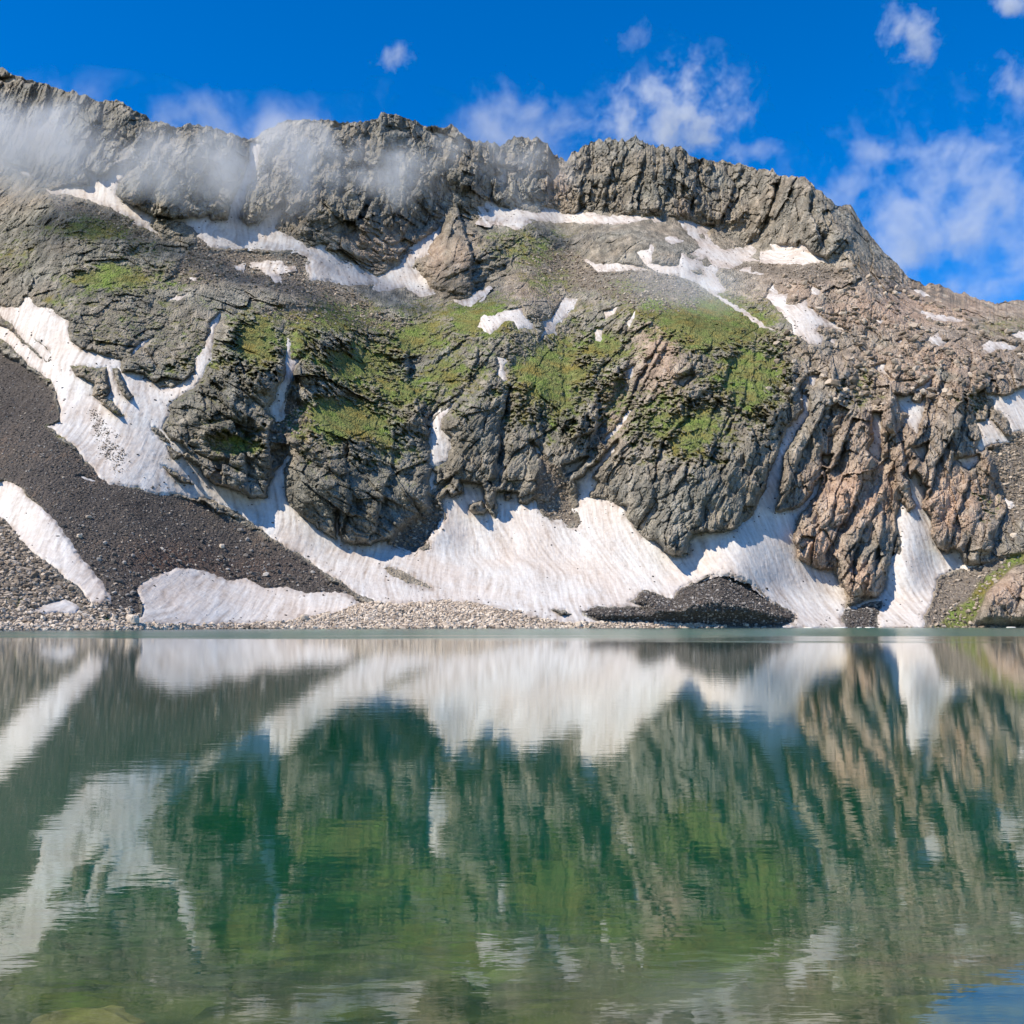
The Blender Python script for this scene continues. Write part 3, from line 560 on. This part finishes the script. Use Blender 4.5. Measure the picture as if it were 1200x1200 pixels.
# ------------------------------------------------------------------ build the ground as separate meshes that share their borders
IDX = np.arange(NU * NV).reshape(NV, NU)
QA = np.stack([IDX[:-1, :-1], IDX[:-1, 1:], IDX[1:, 1:], IDX[1:, :-1]], -1)      # faces (NV-1, NU-1, 4)
m_pink = spot_sum(PINK) * smooth(-.35, .2, cl + rib * .4 + .25)
m_dk = spot_sum(DARK) * smooth(-.4, .3, cl + .2) * (1 - np.clip(m_pink, 0, 1))
tanbank = m_grassbank
m_grass = np.maximum(m_grass, m_grassbank * smooth(.35, .7, gb + cl * .4 + cl2 * .3))
m_tan2 = np.maximum.reduce([m_tan * smooth(-.5, -.1, cl2 + cl), m_grassbank, smooth(-2, 2, f_spit), smooth(-4, 4, f_rocky) * .8])
red = np.clip(np.exp(-(((PX - 200) / 50) ** 2 + ((PY - 655) / 18) ** 2)) + .6 * np.exp(-(((PX - 300) / 50) ** 2 + ((PY - 665) / 14) ** 2)), 0, 1)
cover = np.stack([m_grass, m_tan2, np.clip(m_pink, 0, 1), np.ones_like(PX)], -1)
cover2 = np.stack([m_scree, np.clip(m_dk, 0, 1), red, np.ones_like(PX)], -1)
def submesh(name, facemask, W, m, attrs, smooth_=True, lower=False):
    f = QA[facemask]
    used, inv = np.unique(f, return_inverse=True)
    v = W.reshape(-1, 3)[used]; f = inv.reshape(-1, 4)
    at = {k: (t, a.reshape(-1, 4)[used] if t == 'FLOAT_COLOR' else a.reshape(-1)[used]) for k, (t, a) in attrs.items()}
    return mesh_obj(name, v, f, m, smooth_, at)
def fmask(a): return (a[:-1, :-1] + a[1:, 1:] + a[:-1, 1:] + a[1:, :-1]) > 0
GA = {'cover': ('FLOAT_COLOR', cover), 'cover2': ('FLOAT_COLOR', cover2)}
pin = sdist(CRAG[9][0], WX, WY, 20)
regs = [('scree_slope', fmask(f_dark)), ('stony_shore', fmask(f_rocky)), ('gravel_spit', fmask(f_spit)), ('scree_mound', fmask(f_mound)), ('scree_heap', fmask(f_mound2)),
        ('rock_slab', fmask(f_slab)), ('grass_bank', fmask(f_bank)), ('rock_pinnacle', fmask(pin))]
taken = np.zeros((NV - 1, NU - 1), bool); parts = {}
for nme, fm in regs:
    fm = fm & ~taken; taken |= fm
    parts[nme] = submesh(nme, fm, WT, M_GROUND, GA, False)
parts['mountain'] = submesh('mountain', ~taken, WT, M_GROUND, GA, False)
for k in ('mountain', 'scree_slope', 'stony_shore', 'gravel_spit', 'grass_bank'): parts[k]['kind'] = 'structure'
tag(parts['scree_mound'], 'dark grey cone-shaped heap of scree beside the water in front of the snow apron', 'scree mound', kind='thing')
tag(parts['scree_heap'], 'small grey rubble heap on the shore between two snow fans', 'rubble heap', kind='thing')
tag(parts['rock_slab'], 'smooth pinkish rock outcrop at the water below the grass bank', 'rock outcrop', kind='thing')
tag(parts['rock_pinnacle'], 'pointed brown rock pinnacle standing in front of the misty upper cliff', 'rock pinnacle', kind='thing')
# the far side of the mountain and the drowned foot of the shore, so that it is a solid body
top = WT[-1]
back = [top]
for k, (dy, dz) in enumerate([(6, -1), (25, -14), (90, -70), (240, -220), (420, -420)]):
    b = top.copy(); b[:, 1] += dy; b[:, 2] = np.maximum(b[:, 2] + dz + fbm(np.stack([PXS / 14, PXS * 0 + k * 9.7, PXS * 0], -1), 3) * (1.5 if k == 0 else 6), -6); back.append(b)
foot = [WT[0]]
for dy, dz in [(-2.5, -1.0), (-9, -4), (-30, -9)]:
    b = WT[0].copy(); b[:, 1] += dy; b[:, 2] += dz; foot.append(b)
def strip(name, rows, flip, m):
    g = np.stack(rows); n = len(rows); I = np.arange(n * NU).reshape(n, NU)
    f = np.stack([I[:-1, :-1], I[:-1, 1:], I[1:, 1:], I[1:, :-1]], -1).reshape(-1, 4)
    if flip: f = f[:, ::-1]
    cv = np.zeros((n * NU, 4), np.float32); cv[:, 3] = 1
    c2 = cv.copy(); cv[:, 1] = .4
    return tag(mesh_obj(name, g.reshape(-1, 3), f, m, True, {'cover': ('FLOAT_COLOR', cv), 'cover2': ('FLOAT_COLOR', c2)}), kind='structure')
strip('mountain_backslope', back, False, M_GROUND)
strip('shore_foot', foot, True, M_GROUND)
# ------------------------------------------------------------------ snow patches: each its own lifted sheet
WS0 = world(DS)
flow = fbm(WS0 / np.array([70, 70, 70], np.float32), 3)
ux = WS0[..., 0] + flow * 12 + .25 * WS0[..., 2]
st = fbm(np.stack([ux / 1.25, (WS0[..., 1] + WS0[..., 2]) / 26, ux * 0], -1), 4)
st2 = fbm(np.stack([ux / 7.0, (WS0[..., 1] + WS0[..., 2]) / 60, ux * 0 + 5], -1), 3)
streak = np.clip(.5 + .6 * st + .22 * st2, 0, 1)
lump = fbm(WS0 / 9, 4); lump2 = fbm(WS0 / 1.9, 3)
for k, (label, outs, holes) in enumerate(SNOW):
    s = snow_sd[k]
    lift = np.clip(s + .6, -6, 3.5) * .26
    Dk = DS - lift - (st * .13 * smooth(0, 6, s) + lump * .35 + lump2 * .30) * edge0
    fm = ((s[:-1, :-1] > -3.5) & (s[1:, 1:] > -3.5) & (s[:-1, 1:] > -3.5) & (s[1:, :-1] > -3.5))
    if not fm.any(): print('EMPTY SNOW', label); continue
    o = submesh('snow_patch', fm, world(Dk), M_SNOW, {'streak': ('FLOAT', np.clip(streak - .30 * smooth(7, 0, s) * smooth(-.3, .3, lump), 0, 1))})
    tag(o, label, 'snow patch', 'snow patches on the mountainside', 'thing')
print('terrain built', round(time.time() - T0, 1))
# ------------------------------------------------------------------ stones
def ico():
    t = (1 + 5 ** .5) / 2
    v = np.array([(-1, t, 0), (1, t, 0), (-1, -t, 0), (1, -t, 0), (0, -1, t), (0, 1, t), (0, -1, -t), (0, 1, -t), (t, 0, -1), (t, 0, 1), (-t, 0, -1), (-t, 0, 1)], np.float32)
    f = np.array([(0, 11, 5), (0, 5, 1), (0, 1, 7), (0, 7, 10), (0, 10, 11), (1, 5, 9), (5, 11, 4), (11, 10, 2), (10, 7, 6), (7, 1, 8), (3, 9, 4), (3, 4, 2), (3, 2, 6), (3, 6, 8), (3, 8, 9), (4, 9, 5), (2, 4, 11), (6, 2, 10), (8, 6, 7), (9, 8, 1)], np.int32)
    return v / np.linalg.norm(v[0]), f
IV, IF = ico()
def stones(name, centers, sizes, m, tone, flat=.7, smooth_=False):
    n = len(centers)
    off = 1 + rng.normal(0, .22, (n, 12, 1)).astype(np.float32)
    sc3 = np.stack([rng.uniform(.7, 1.35, n), rng.uniform(.7, 1.35, n), rng.uniform(.5, 1.0, n) * flat / .7], -1).astype(np.float32)
    a = rng.uniform(0, 6.28, n); ca_, sa_ = np.cos(a), np.sin(a)
    tl = rng.normal(0, .35, n); ct, s_t = np.cos(tl), np.sin(tl)
    v = IV[None] * off * sc3[:, None] * sizes[:, None, None]
    y, z = v[..., 1] * ct[:, None] - v[..., 2] * s_t[:, None], v[..., 1] * s_t[:, None] + v[..., 2] * ct[:, None]
    x = v[..., 0]
    v = np.stack([x * ca_[:, None] - y * sa_[:, None], x * sa_[:, None] + y * ca_[:, None], z], -1) + centers[:, None]
    f = (IF[None] + (np.arange(n) * 12)[:, None, None]).reshape(-1, 3)
    return mesh_obj(name, v.reshape(-1, 3), f, m, smooth_, {'tone': ('FLOAT', np.repeat(tone, 12))})
AREA = (D / F) ** 2 * (np.abs(np.gradient(PY, axis=0)) * np.gradient(PXS)[None])       # ground seen per grid point
def pick(weight, n, onsnow=False):
    wgt = (weight * AREA * ((V < .95) & (snow_all < -1.2) | onsnow)).ravel().astype(np.float64); c = np.cumsum(wgt)
    i = np.searchsorted(c, rng.random(n) * c[-1]); i = np.clip(i, 0, len(c) - 1)
    j = np.minimum(i + 1, len(c) - 1); fr = rng.random(n)[:, None]
    A = WT.reshape(-1, 3); return A[i] + (A[np.minimum(i + NU, len(c) - 1)] - A[i]) * fr, i
def sizes(n, lo, hi, p=2.2): return (lo + (hi - lo) * rng.random(n) ** p).astype(np.float32)
def field(name, weight, n, lo, hi, m, p=2.2, label=None):
    c, i = pick(weight, n); s = sizes(n, lo, hi, p)
    c = c + np.array([0, -.3, .35], np.float32) * s[:, None] * .6
    o = stones(name, c, s, m, rng.random(n).astype(np.float32)); o['kind'] = 'stuff'; return o
field('gravel', (f_spit > -.5) * 1.0, 9500, .26, .75, M_PALE, 2.0)
beach = smooth(12, 3, np.abs(PY - YS[None])) * (PX < 330)
field('shore_gravel', beach + (f_rocky > 0) * smooth(690, 735, PY) * .5, 5200, .2, .7, M_PALE)
field('rubble', smooth(0, 4, f_rocky) * smooth(735, 700, PY), 6500, .2, .85, M_BROWN)
field('scree_rubble', smooth(0, 6, f_dark) * (PX > -60), 11000, .10, .36, M_DARK, 3.0)
field('scree_rubble', smooth(0, 6, f_dark) * (PX > -60) * smooth(600, 700, PY), 240, .35, 1.0, M_DARK, 2.0)
field('scree_rubble', smooth(0, 6, f_dark) * (PX > -60), 900, .12, .5, M_BROWN, 3.0)
field('mound_rubble', smooth(0, 3, f_mound) + smooth(0, 3, f_mound2), 3800, .2, .6, M_DARK, 2.5)
field('slope_rubble', m_tan * (PY < 640) + .6 * m_grassbank, 9000, .2, .9, M_BROWN, 3.2)
rb = smooth(880, 1000, PX) * smooth(300, 340, PY) * smooth(520, 420, PY)
field('boulder_field', rb * (1 - m_snow) * smooth(-.1,.4,cl), 1800, .3, 2.0, M_BROWN, 2.6)
# stones fallen on the old snow, thickest near its edges
def fallen(n):
    wgt = (smooth(0, 1.5, snow_all) * (.06 + smooth(14, 0, snow_all)) * AREA * (PY > 200)).ravel().astype(np.float64); c = np.cumsum(wgt)
    i = np.clip(np.searchsorted(c, rng.random(n) * c[-1]), 0, len(c) - 1); s = sizes(n, .08, .5, 3.5)
    lf = np.clip(snow_all.ravel()[i] + .6, -6, 3.5) * .26
    pos = world(DS - .0).reshape(-1, 3)[i]; dirs = pos / pos[:, 1:2]
    pos = pos - dirs * lf[:, None] * np.array([1, 1, 1], np.float32)
    o = stones('snow_debris', pos, s, M_DARK, rng.random(n).astype(np.float32) * .8); o['kind'] = 'stuff'
fallen(2600)
DIRT = PT(T4, '325,255 360,285 400,345 432,400 412,460 372,410 335,335')
f_dirt = sdist(DIRT, WX, WY, 20)
w_ = (smooth(-7, 5, f_dirt + 7 * cl2) * smooth(-.35, .35, fl3 + cl) * smooth(-.5, .5, snow_all)).ravel().astype(np.float64); i_ = rng.choice(len(w_), 1500, p=w_ / w_.sum())
s_ = sizes(1500, .05, .30, 2.8); p_ = world(DS).reshape(-1, 3)[i_]; p_ = p_ - p_ / p_[:, 1:2] * np.clip(snow_all.ravel()[i_] + .6, -6, 3.5)[:, None] * .26
p_[:, 0] += rng.normal(0, .5, 1500); stones('snow_debris', p_, s_, M_BROWN, rng.random(1500).astype(np.float32) * .5)['kind'] = 'stuff'
edge_ = smooth(3.0, .5, np.abs(PY - YS[None])) * np.where(PX < 860, 1, np.where((PX > 925) & (PX < 1090), .12, .8)) * smooth(-.2, .4, cl)
c_ = (edge_ * AREA).ravel().astype(np.float64); c_ = np.cumsum(c_); i_ = np.clip(np.searchsorted(c_, rng.random(420) * c_[-1]), 0, len(c_) - 1)
s_ = sizes(420, .35, 1.15, 2.0); p_ = WT.reshape(-1, 3)[i_].copy(); p_[:, 1] -= rng.uniform(.2, 3.0, 420); p_[:, 2] = rng.uniform(-.25, .25, 420) * s_
stones('shore_stones', p_, s_, M_BROWN, rng.random(420).astype(np.float32))['kind'] = 'stuff'
# single boulders that stand out
def boulder(px, py, size, label, m, tall=.8, cat='boulder', group='boulders along the far shore'):
    i = np.argmin((PX - px) ** 2 * 1.0 + (PY - py) ** 2); c = WT.reshape(-1, 3)[i]
    v, f = IV.copy(), IF
    for _ in range(2):                                    # two rounds of midpoint subdivision
        e = {}; nf = []; vl = list(v)
        def md(a, b):
            k = (min(a, b), max(a, b))
            if k not in e: e[k] = len(vl); vl.append((vl[a] + vl[b]) / np.linalg.norm(vl[a] + vl[b]))
            return e[k]
        for a, b, c_ in f: p_, q_, r_ = md(a, b), md(b, c_), md(c_, a); nf += [(a, p_, r_), (p_, b, q_), (r_, q_, c_), (p_, q_, r_)]
        v, f = np.array(vl, np.float32), np.array(nf, np.int32)
    v = np.sign(v) * np.abs(v) ** .62
    fv, _ = facet(v * 1.3 + px)
    v = v * (1 + .16 * fv[:, None] + .08 * perlin(v * 2.2 + px)[:, None])
    v = v * np.array([1, .8, tall], np.float32) * size
    a = px * 1.7; v = np.stack([v[:, 0] * math.cos(a) - v[:, 1] * math.sin(a), v[:, 0] * math.sin(a) + v[:, 1] * math.cos(a), v[:, 2]], -1)
    v = v - np.array([0, 0, v[:, 2].min() * .75])
    o = mesh_obj('boulder', v, f, m, False, {'tone': ('FLOAT', np.full(len(v), rng.uniform(.55, .9)))})
    o.location = [float(q) for q in c]
    return tag(o, label, cat, group, 'thing')
boulder(678, 735, 1.0, 'upright cream block at the waterline in front of the snow apron', M_PALE, 1.0)
boulder(508, 735.5, 1.1, 'long low slab of stone at the foot of the gravel spit', M_PALE, .45)
boulder(155, 731, 1.5, 'rounded pale boulder where the stony shore meets the wide snow bank', M_PALE, .8)
boulder(357, 727, 1.1, 'brown boulder at the left end of the gravel spit beside the snow bank', M_BROWN, .8)
boulder(260, 642, .9, 'pale lone boulder in the middle of the dark scree slope', M_PALE, .8)
boulder(93, 630, .7, 'small pale boulder on the dark scree right of the long snow tongue', M_PALE, .8)
boulder(104, 607, .8, 'flat grey boulder high on the dark scree right of the long snow tongue', M_BROWN, .6)
boulder(1188, 630, 1.3, 'pinkish boulder on the slope above the grass bank', M_PALE, .8)
boulder(875, 734, .9, 'white-grey boulder at the foot of the dark scree mound', M_PALE, .6)
print('stones', round(time.time() - T0, 1))
# ------------------------------------------------------------------ lake bed, water, drowned rocks, ice
def grid_mesh(name, xs, ys, zf, m, smooth_=True):
    X, Y = np.meshgrid(xs, ys); Z = zf(X.astype(np.float32), Y.astype(np.float32)); ny, nx = X.shape
    I = np.arange(nx * ny).reshape(ny, nx); f = np.stack([I[:-1, :-1], I[:-1, 1:], I[1:, 1:], I[1:, :-1]], -1).reshape(-1, 4)
    return mesh_obj(name, np.stack([X, Y, Z], -1).reshape(-1, 3), f, m, smooth_)
def bed_z(X, Y):
    d = np.interp(Y, [-40, -3, 0, 4, 8, 14, 22, 40, 90, 600], [6, .8, .0, -1.3, -2.0, -3.2, -5.0, -9, -15, -15])
    p = np.stack([X, Y, X * 0], -1)
    return (d + fbm(p / 3.1, 4) * .32 * smooth(-2, 6, Y) + np.maximum(facet(p / 1.3)[0], -.2) * .16 * smooth(40, 15, Y)).astype(np.float32)
m, n, l, out = mat('lake_bed'); obj = mapping(n, l)
c = ramp(n, l, nz(n, l, .55, 6, .65, obj), [(.3, (.022, .026, .010)), (.5, (.062, .064, .020)), (.66, (.12, .11, .035)), (.8, (.20, .175, .07))])
bsdf(n, l, out, c, .95, .1)
M_BED = m
ys = np.concatenate([np.arange(-40, 0, 1.0), np.arange(0, 30, .12), np.arange(30, 100, 1.5), np.arange(100, 620, 12)])
xs = np.concatenate([np.arange(-700, -40, 20), np.arange(-40, -14, 1.0), np.arange(-14, 14, .12), np.arange(14, 40, 1.0), np.arange(40, 701, 20)])
tag(grid_mesh('lake_bed', xs, ys, bed_z, M_BED), kind='structure')
m, n, l, out = mat('lake_water')
geo = n.new('ShaderNodeNewGeometry'); sep = n.new('ShaderNodeSeparateXYZ'); l.new(geo.outputs['Position'], sep.inputs[0])
def wmap(scale):
    mp = n.new('ShaderNodeMapping'); mp.inputs['Scale'].default_value = scale; l.new(geo.outputs['Position'], mp.inputs[0]); return mp.outputs[0]
r1 = nz(n, l, 1.0, 3, .5, wmap((1.1, 2.0, 1)), .4)
r2 = nz(n, l, 1.0, 3, .55, wmap((2.6, 7.5, 1)), .3)
r3 = nz(n, l, 1.0, 2, .5, wmap((.25, .5, 1)))
gust = nz(n, l, 1.0, 3, .5, wmap((.012, .03, 1)))
h = mth(n, l, 'ADD', mth(n, l, 'MULTIPLY', r1, .0023), mth(n, l, 'ADD', mth(n, l, 'MULTIPLY', r2, .0014), mth(n, l, 'MULTIPLY', r3, .003)))
far = n.new('ShaderNodeMapRange'); far.interpolation_type = 'SMOOTHSTEP'
for i, v in enumerate((55, 130, .55, 1.0)): far.inputs[1 + i].default_value = v
l.new(sep.outputs[1], far.inputs[0])
wind = n.new('ShaderNodeMapRange'); wind.interpolation_type = 'SMOOTHSTEP'
for i, v in enumerate((85, 150, 0, 1.0)): wind.inputs[1 + i].default_value = v
l.new(mth(n, l, 'ADD', sep.outputs[1], mth(n, l, 'MULTIPLY', mth(n, l, 'SUBTRACT', gust, .5), 220)), wind.inputs[0])
b = n.new('ShaderNodeBump'); b.inputs['Distance'].default_value = 1.0
l.new(h, b.inputs['Height']); l.new(mth(n, l, 'ADD', far.outputs[0], mth(n, l, 'MULTIPLY', wind.outputs[0], 7)), b.inputs['Strength'])
dt = n.new('ShaderNodeVectorMath'); dt.operation = 'DOT_PRODUCT'; l.new(geo.outputs['Incoming'], dt.inputs[0]); l.new(b.outputs[0], dt.inputs[1])
schl = mth(n, l, 'POWER', mth(n, l, 'SUBTRACT', 1.0, mth(n, l, 'ABSOLUTE', dt.outputs['Value']), clamp=True), 3.8)     # Schlick, the same from both sides
fres = mth(n, l, 'MULTIPLY_ADD', schl, .95, .05)
gl = n.new('ShaderNodeBsdfGlossy'); l.new(mth(n, l, 'MULTIPLY_ADD', wind.outputs[0], .16, .02), gl.inputs['Roughness']); l.new(b.outputs[0], gl.inputs['Normal']); gl.inputs['Color'].default_value = (.97, .98, .97, 1)
tr = n.new('ShaderNodeBsdfTransparent'); tr.inputs[0].default_value = (.95, .98, .96, 1)
ms = n.new('ShaderNodeMixShader'); l.new(mth(n, l, 'MULTIPLY', fres, mth(n, l, 'MULTIPLY_ADD', wind.outputs[0], -.38, 1.0)), ms.inputs[0]); l.new(tr.outputs[0], ms.inputs[1]); l.new(gl.outputs[0], ms.inputs[2])
l.new(ms.outputs[0], out.inputs['Surface'])
ab = n.new('ShaderNodeVolumePrincipled')
ab.inputs['Color'].default_value = (.005, .042, .029, 1); ab.inputs['Density'].default_value = .085; ab.inputs['Absorption Color'].default_value = (.30, .75, .62, 1)
l.new(ab.outputs[0], out.inputs['Volume'])
M_WATER = m
x0, x1, y0, y1, zb = -690, 690, -30, 600, -20
wv = np.array([(x0, y0, 0), (x1, y0, 0), (x1, y1, 0), (x0, y1, 0), (x0, y0, zb), (x1, y0, zb), (x1, y1, zb), (x0, y1, zb)], np.float32)
wf = np.array([(0, 1, 2, 3), (7, 6, 5, 4), (0, 4, 5, 1), (1, 5, 6, 2), (2, 6, 7, 3), (3, 7, 4, 0)], np.int32)
tag(mesh_obj('lake', wv, wf, M_WATER, False), kind='structure')
def drowned(x, y, s, label, flat=.35, m=None):
    o = boulder(600, 700, s, label, m or M_SUNK, flat, 'rock', 'rocks under the water near the camera')
    o.name = 'submerged_rock'; o.location = (x, y, float(bed_z(np.array([[x]], np.float32), np.array([[y]], np.float32))[0, 0]) - .05); return o
mm, n2, l2, out2 = mat('algae_rock'); ob2 = mapping(n2, l2)
bsdf(n2, l2, out2, ramp(n2, l2, nz(n2, l2, 2.2, 5, .6, ob2), [(.3, (.08, .068, .022)), (.5, (.19, .15, .05)), (.75, (.30, .24, .09))]), .95, .1)
M_SUNK = mm
def at_water(px, py):
    x, z = ray(np.float32(px), np.float32(py)); y = -(CAMH + 1.6) / float(z); return float(x) * y, y
for px, py, s, lab in [(105, 1150, .62, 'large yellowish rock under the water at the lower left'), (225, 1190, .36, 'small yellowish rock under the water right of the large one')]:
    x, y = at_water(px, py); drowned(x, y, s, lab).location.z += .05
M_ICE = snow_material('floating_ice')
def floe(px, size, label):
    d = float(np.interp(px, PXS, D0)) - 7
    x, _ = ray(np.float32(px), np.float32(738)); k = 14
    a = np.arange(k) / k * 6.283; r = size * (1 + .25 * np.sin(a * 3 + px) + .15 * np.cos(a * 5 + px))
    ring = np.stack([r * np.cos(a), r * .7 * np.sin(a)], -1)
    v = np.concatenate([np.c_[ring, np.full(k, -.25)], np.c_[ring * 1.02, np.full(k, .12)], np.c_[ring * .82, np.full(k, .26)], [[0, 0, .3]]]).astype(np.float32)
    f = [(i, (i + 1) % k, k + (i + 1) % k, k + i) for i in range(k)] + [(k + i, k + (i + 1) % k, 2 * k + (i + 1) % k, 2 * k + i) for i in range(k)] + [(2 * k + i, 2 * k + (i + 1) % k, 3 * k, 3 * k) for i in range(k)]
    tri = []
    for q in f: tri += [(q[0], q[1], q[2])] + ([(q[0], q[2], q[3])] if q[2] != q[3] else [])
    o = mesh_obj('ice_floe', v, np.array(tri), M_ICE, True, {'streak': ('FLOAT', np.full(len(v), .7))})
    o.location = (float(x) * d, d, 0); tag(o, label, 'ice floe', 'ice floes off the far shore', 'thing')
floe(949, 1.6, 'thin pale ice floe off the foot of the snow fan by the scree mound'); floe(986, 2.2, 'white ice floe in front of the rubble heap on the shore'); floe(1019, 1.5, 'small white ice floe off the bright snow corridor'); floe(1007, .8, 'tiny ice floe between the two larger white ones'); floe(1185, 1.4, 'pale ice floe beside the pinkish rock outcrop')
# ------------------------------------------------------------------ clouds and mist
def cloud_material(name, dens, nscale, thr, col=(1, 1, 1), aniso=-.25, stretch=(1, 1, 1), seed=0.0, soft=1.0):
    m, n, l, out = mat(name)
    tc = n.new('ShaderNodeTexCoord')
    a = n.new('ShaderNodeVectorMath'); a.operation = 'MULTIPLY_ADD'; a.inputs[1].default_value = (2, 2, 2); a.inputs[2].default_value = (-1, -1, -1)
    l.new(tc.outputs['Generated'], a.inputs[0])
    ln = n.new('ShaderNodeVectorMath'); ln.operation = 'LENGTH'; l.new(a.outputs[0], ln.inputs[0])
    geo = n.new('ShaderNodeNewGeometry')
    mp = n.new('ShaderNodeMapping'); mp.inputs['Scale'].default_value = stretch; mp.inputs['Location'].default_value = (seed, seed * .7, seed * 1.3); l.new(geo.outputs['Position'], mp.inputs[0])
    wn = n.new('ShaderNodeTexNoise'); wn.inputs['Scale'].default_value = nscale * .6; wn.inputs['Detail'].default_value = 2; l.new(mp.outputs[0], wn.inputs['Vector'])
    wv_ = n.new('ShaderNodeVectorMath'); wv_.operation = 'MULTIPLY_ADD'; wv_.inputs[1].default_value = (.9 / nscale,) * 3; l.new(wn.outputs['Color'], wv_.inputs[0]); l.new(mp.outputs[0], wv_.inputs[2])
    no = nz(n, l, nscale, 7, .68, wv_.outputs[0])
    fall = mth(n, l, 'SUBTRACT', 1.0, ln.outputs['Value'], clamp=True)
    # noise above a threshold that rises towards the rim
    t = mth(n, l, 'ADD', no, mth(n, l, 'MULTIPLY', mth(n, l, 'SUBTRACT', fall, .55), .32 * soft))
    d = mth(n, l, 'MULTIPLY', mth(n, l, 'SUBTRACT', t, thr, clamp=True), dens * 8)
    d = mth(n, l, 'MULTIPLY', d, mth(n, l, 'MULTIPLY', fall, 2.0, clamp=True))
    v = n.new('ShaderNodeVolumePrincipled'); v.inputs['Color'].default_value = col + (1,); v.inputs['Anisotropy'].default_value = aniso
    l.new(d, v.inputs['Density']); l.new(v.outputs[0], out.inputs['Volume']); return m
def cloud(name, px, py, dist, wpx, hpx, depth, dens, nscale, thr, label, cat, group, tilt=0, kind='thing', **kw):
    x, z = ray(np.float32(px), np.float32(py)); s = dist / F
    m = cloud_material(name, dens, nscale, thr, seed=px * .37, **kw)
    o = mesh_obj(name, IV3 * np.array([1, 1, 1], np.float32), IF3, m, True)
    o.location = (float(x) * dist, dist, CAMH + float(z) * dist); o.scale = (wpx * s / 2, depth / 2, hpx * s / 2); o.rotation_euler = (0, -R(tilt), 0)
    return tag(o, label, cat, group, kind)
def ico2():
    v, f = IV, IF
    for _ in range(2):
        e = {}; nf = []; vl = list(v)
        def md(a, b):
            k = (min(a, b), max(a, b))
            if k not in e: e[k] = len(vl); vl.append((vl[a] + vl[b]) / np.linalg.norm(vl[a] + vl[b]))
            return e[k]
        for a, b, c_ in f: p_, q_, r_ = md(a, b), md(b, c_), md(c_, a); nf += [(a, p_, r_), (p_, b, q_), (r_, q_, c_), (p_, q_, r_)]
        v, f = np.array(vl, np.float32), np.array(nf, np.int32)
    return v, f
IV3, IF3 = ico2()
CG = 'clouds in the blue sky'
cloud('cloud', 785, 135, 1300, 280, 210, 130, .024, .026, .475, 'brightest white cloud rising behind the serrated ridge', 'cloud', CG, 12, soft=.75)
cloud('cloud', 612, 150, 1250, 250, 180, 90, .010, .020, .47, 'thin cloud wisp above the misty saddle', 'cloud', CG, 0)
cloud('cloud', 1105, 265, 1400, 560, 420, 160, .0085, .017, .47, 'wide soft cloud beside the right shoulder of the mountain', 'cloud', CG, 14, soft=.7)
cloud('cloud', 1068, 42, 1500, 130, 130, 70, .020, .024, .48, 'small bright cloud tuft in the upper right sky', 'cloud', CG, 30)
cloud('cloud', 462, 70, 1500, 110, 80, 50, .014, .028, .50, 'small faint cloud wisp high above the summit', 'cloud', CG, 20)
cloud('cloud', 1190, 90, 1500, 130, 110, 60, .009, .024, .47, 'thin cloud wisp at the right edge of the sky', 'cloud', CG, 0)
cloud('cloud', 1184, 5, 1500, 80, 60, 50, .02, .028, .46, 'bright cloud scrap cut by the upper right corner', 'cloud', CG, 0)
cloud('cloud', 878, 180, 1400, 150, 70, 60, .008, .026, .48, 'faint low wisp over the right end of the serrated ridge', 'cloud', CG, 10)
cloud('cloud', 745, 42, 1500, 120, 60, 50, .006, .028, .48, 'barely visible wisp high above the serrated ridge', 'cloud', CG, 10)
cloud('cloud', 235, 130, 1200, 190, 90, 60, .007, .022, .46, 'faint veil of cloud above the dip in the left ridge', 'cloud', CG, 0)
def mistbank(px, py, dist, w_, h_, depth, dens, ns, thr, tilt=0, sf=1.0):
    return cloud('mist', px, py, dist, w_, h_, depth, dens, ns, thr, None, None, None, tilt, 'stuff', soft=sf)
def depth_at(px, py):
    i = np.argmin((PX - px) ** 2 + (PY - py) ** 2); return float(DT.ravel()[i])
for px, py, w_, h_, dens, thr, tl, sf in [(100, 172, 600, 190, .036, .450, -4, .6), (370, 196, 480, 220, .026, .470, 6, .6), (590, 190, 260, 160, .018, .45, 0, .8), (800, 335, 340, 90, .006, .42, -12, 1), (40, 200, 320, 110, .008, .43, 0, 1)]:
    mistbank(px, py, depth_at(px, py) - 50, w_, h_, 70, dens, .022, thr, tl, sf)
print('done', round(time.time() - T0, 1))
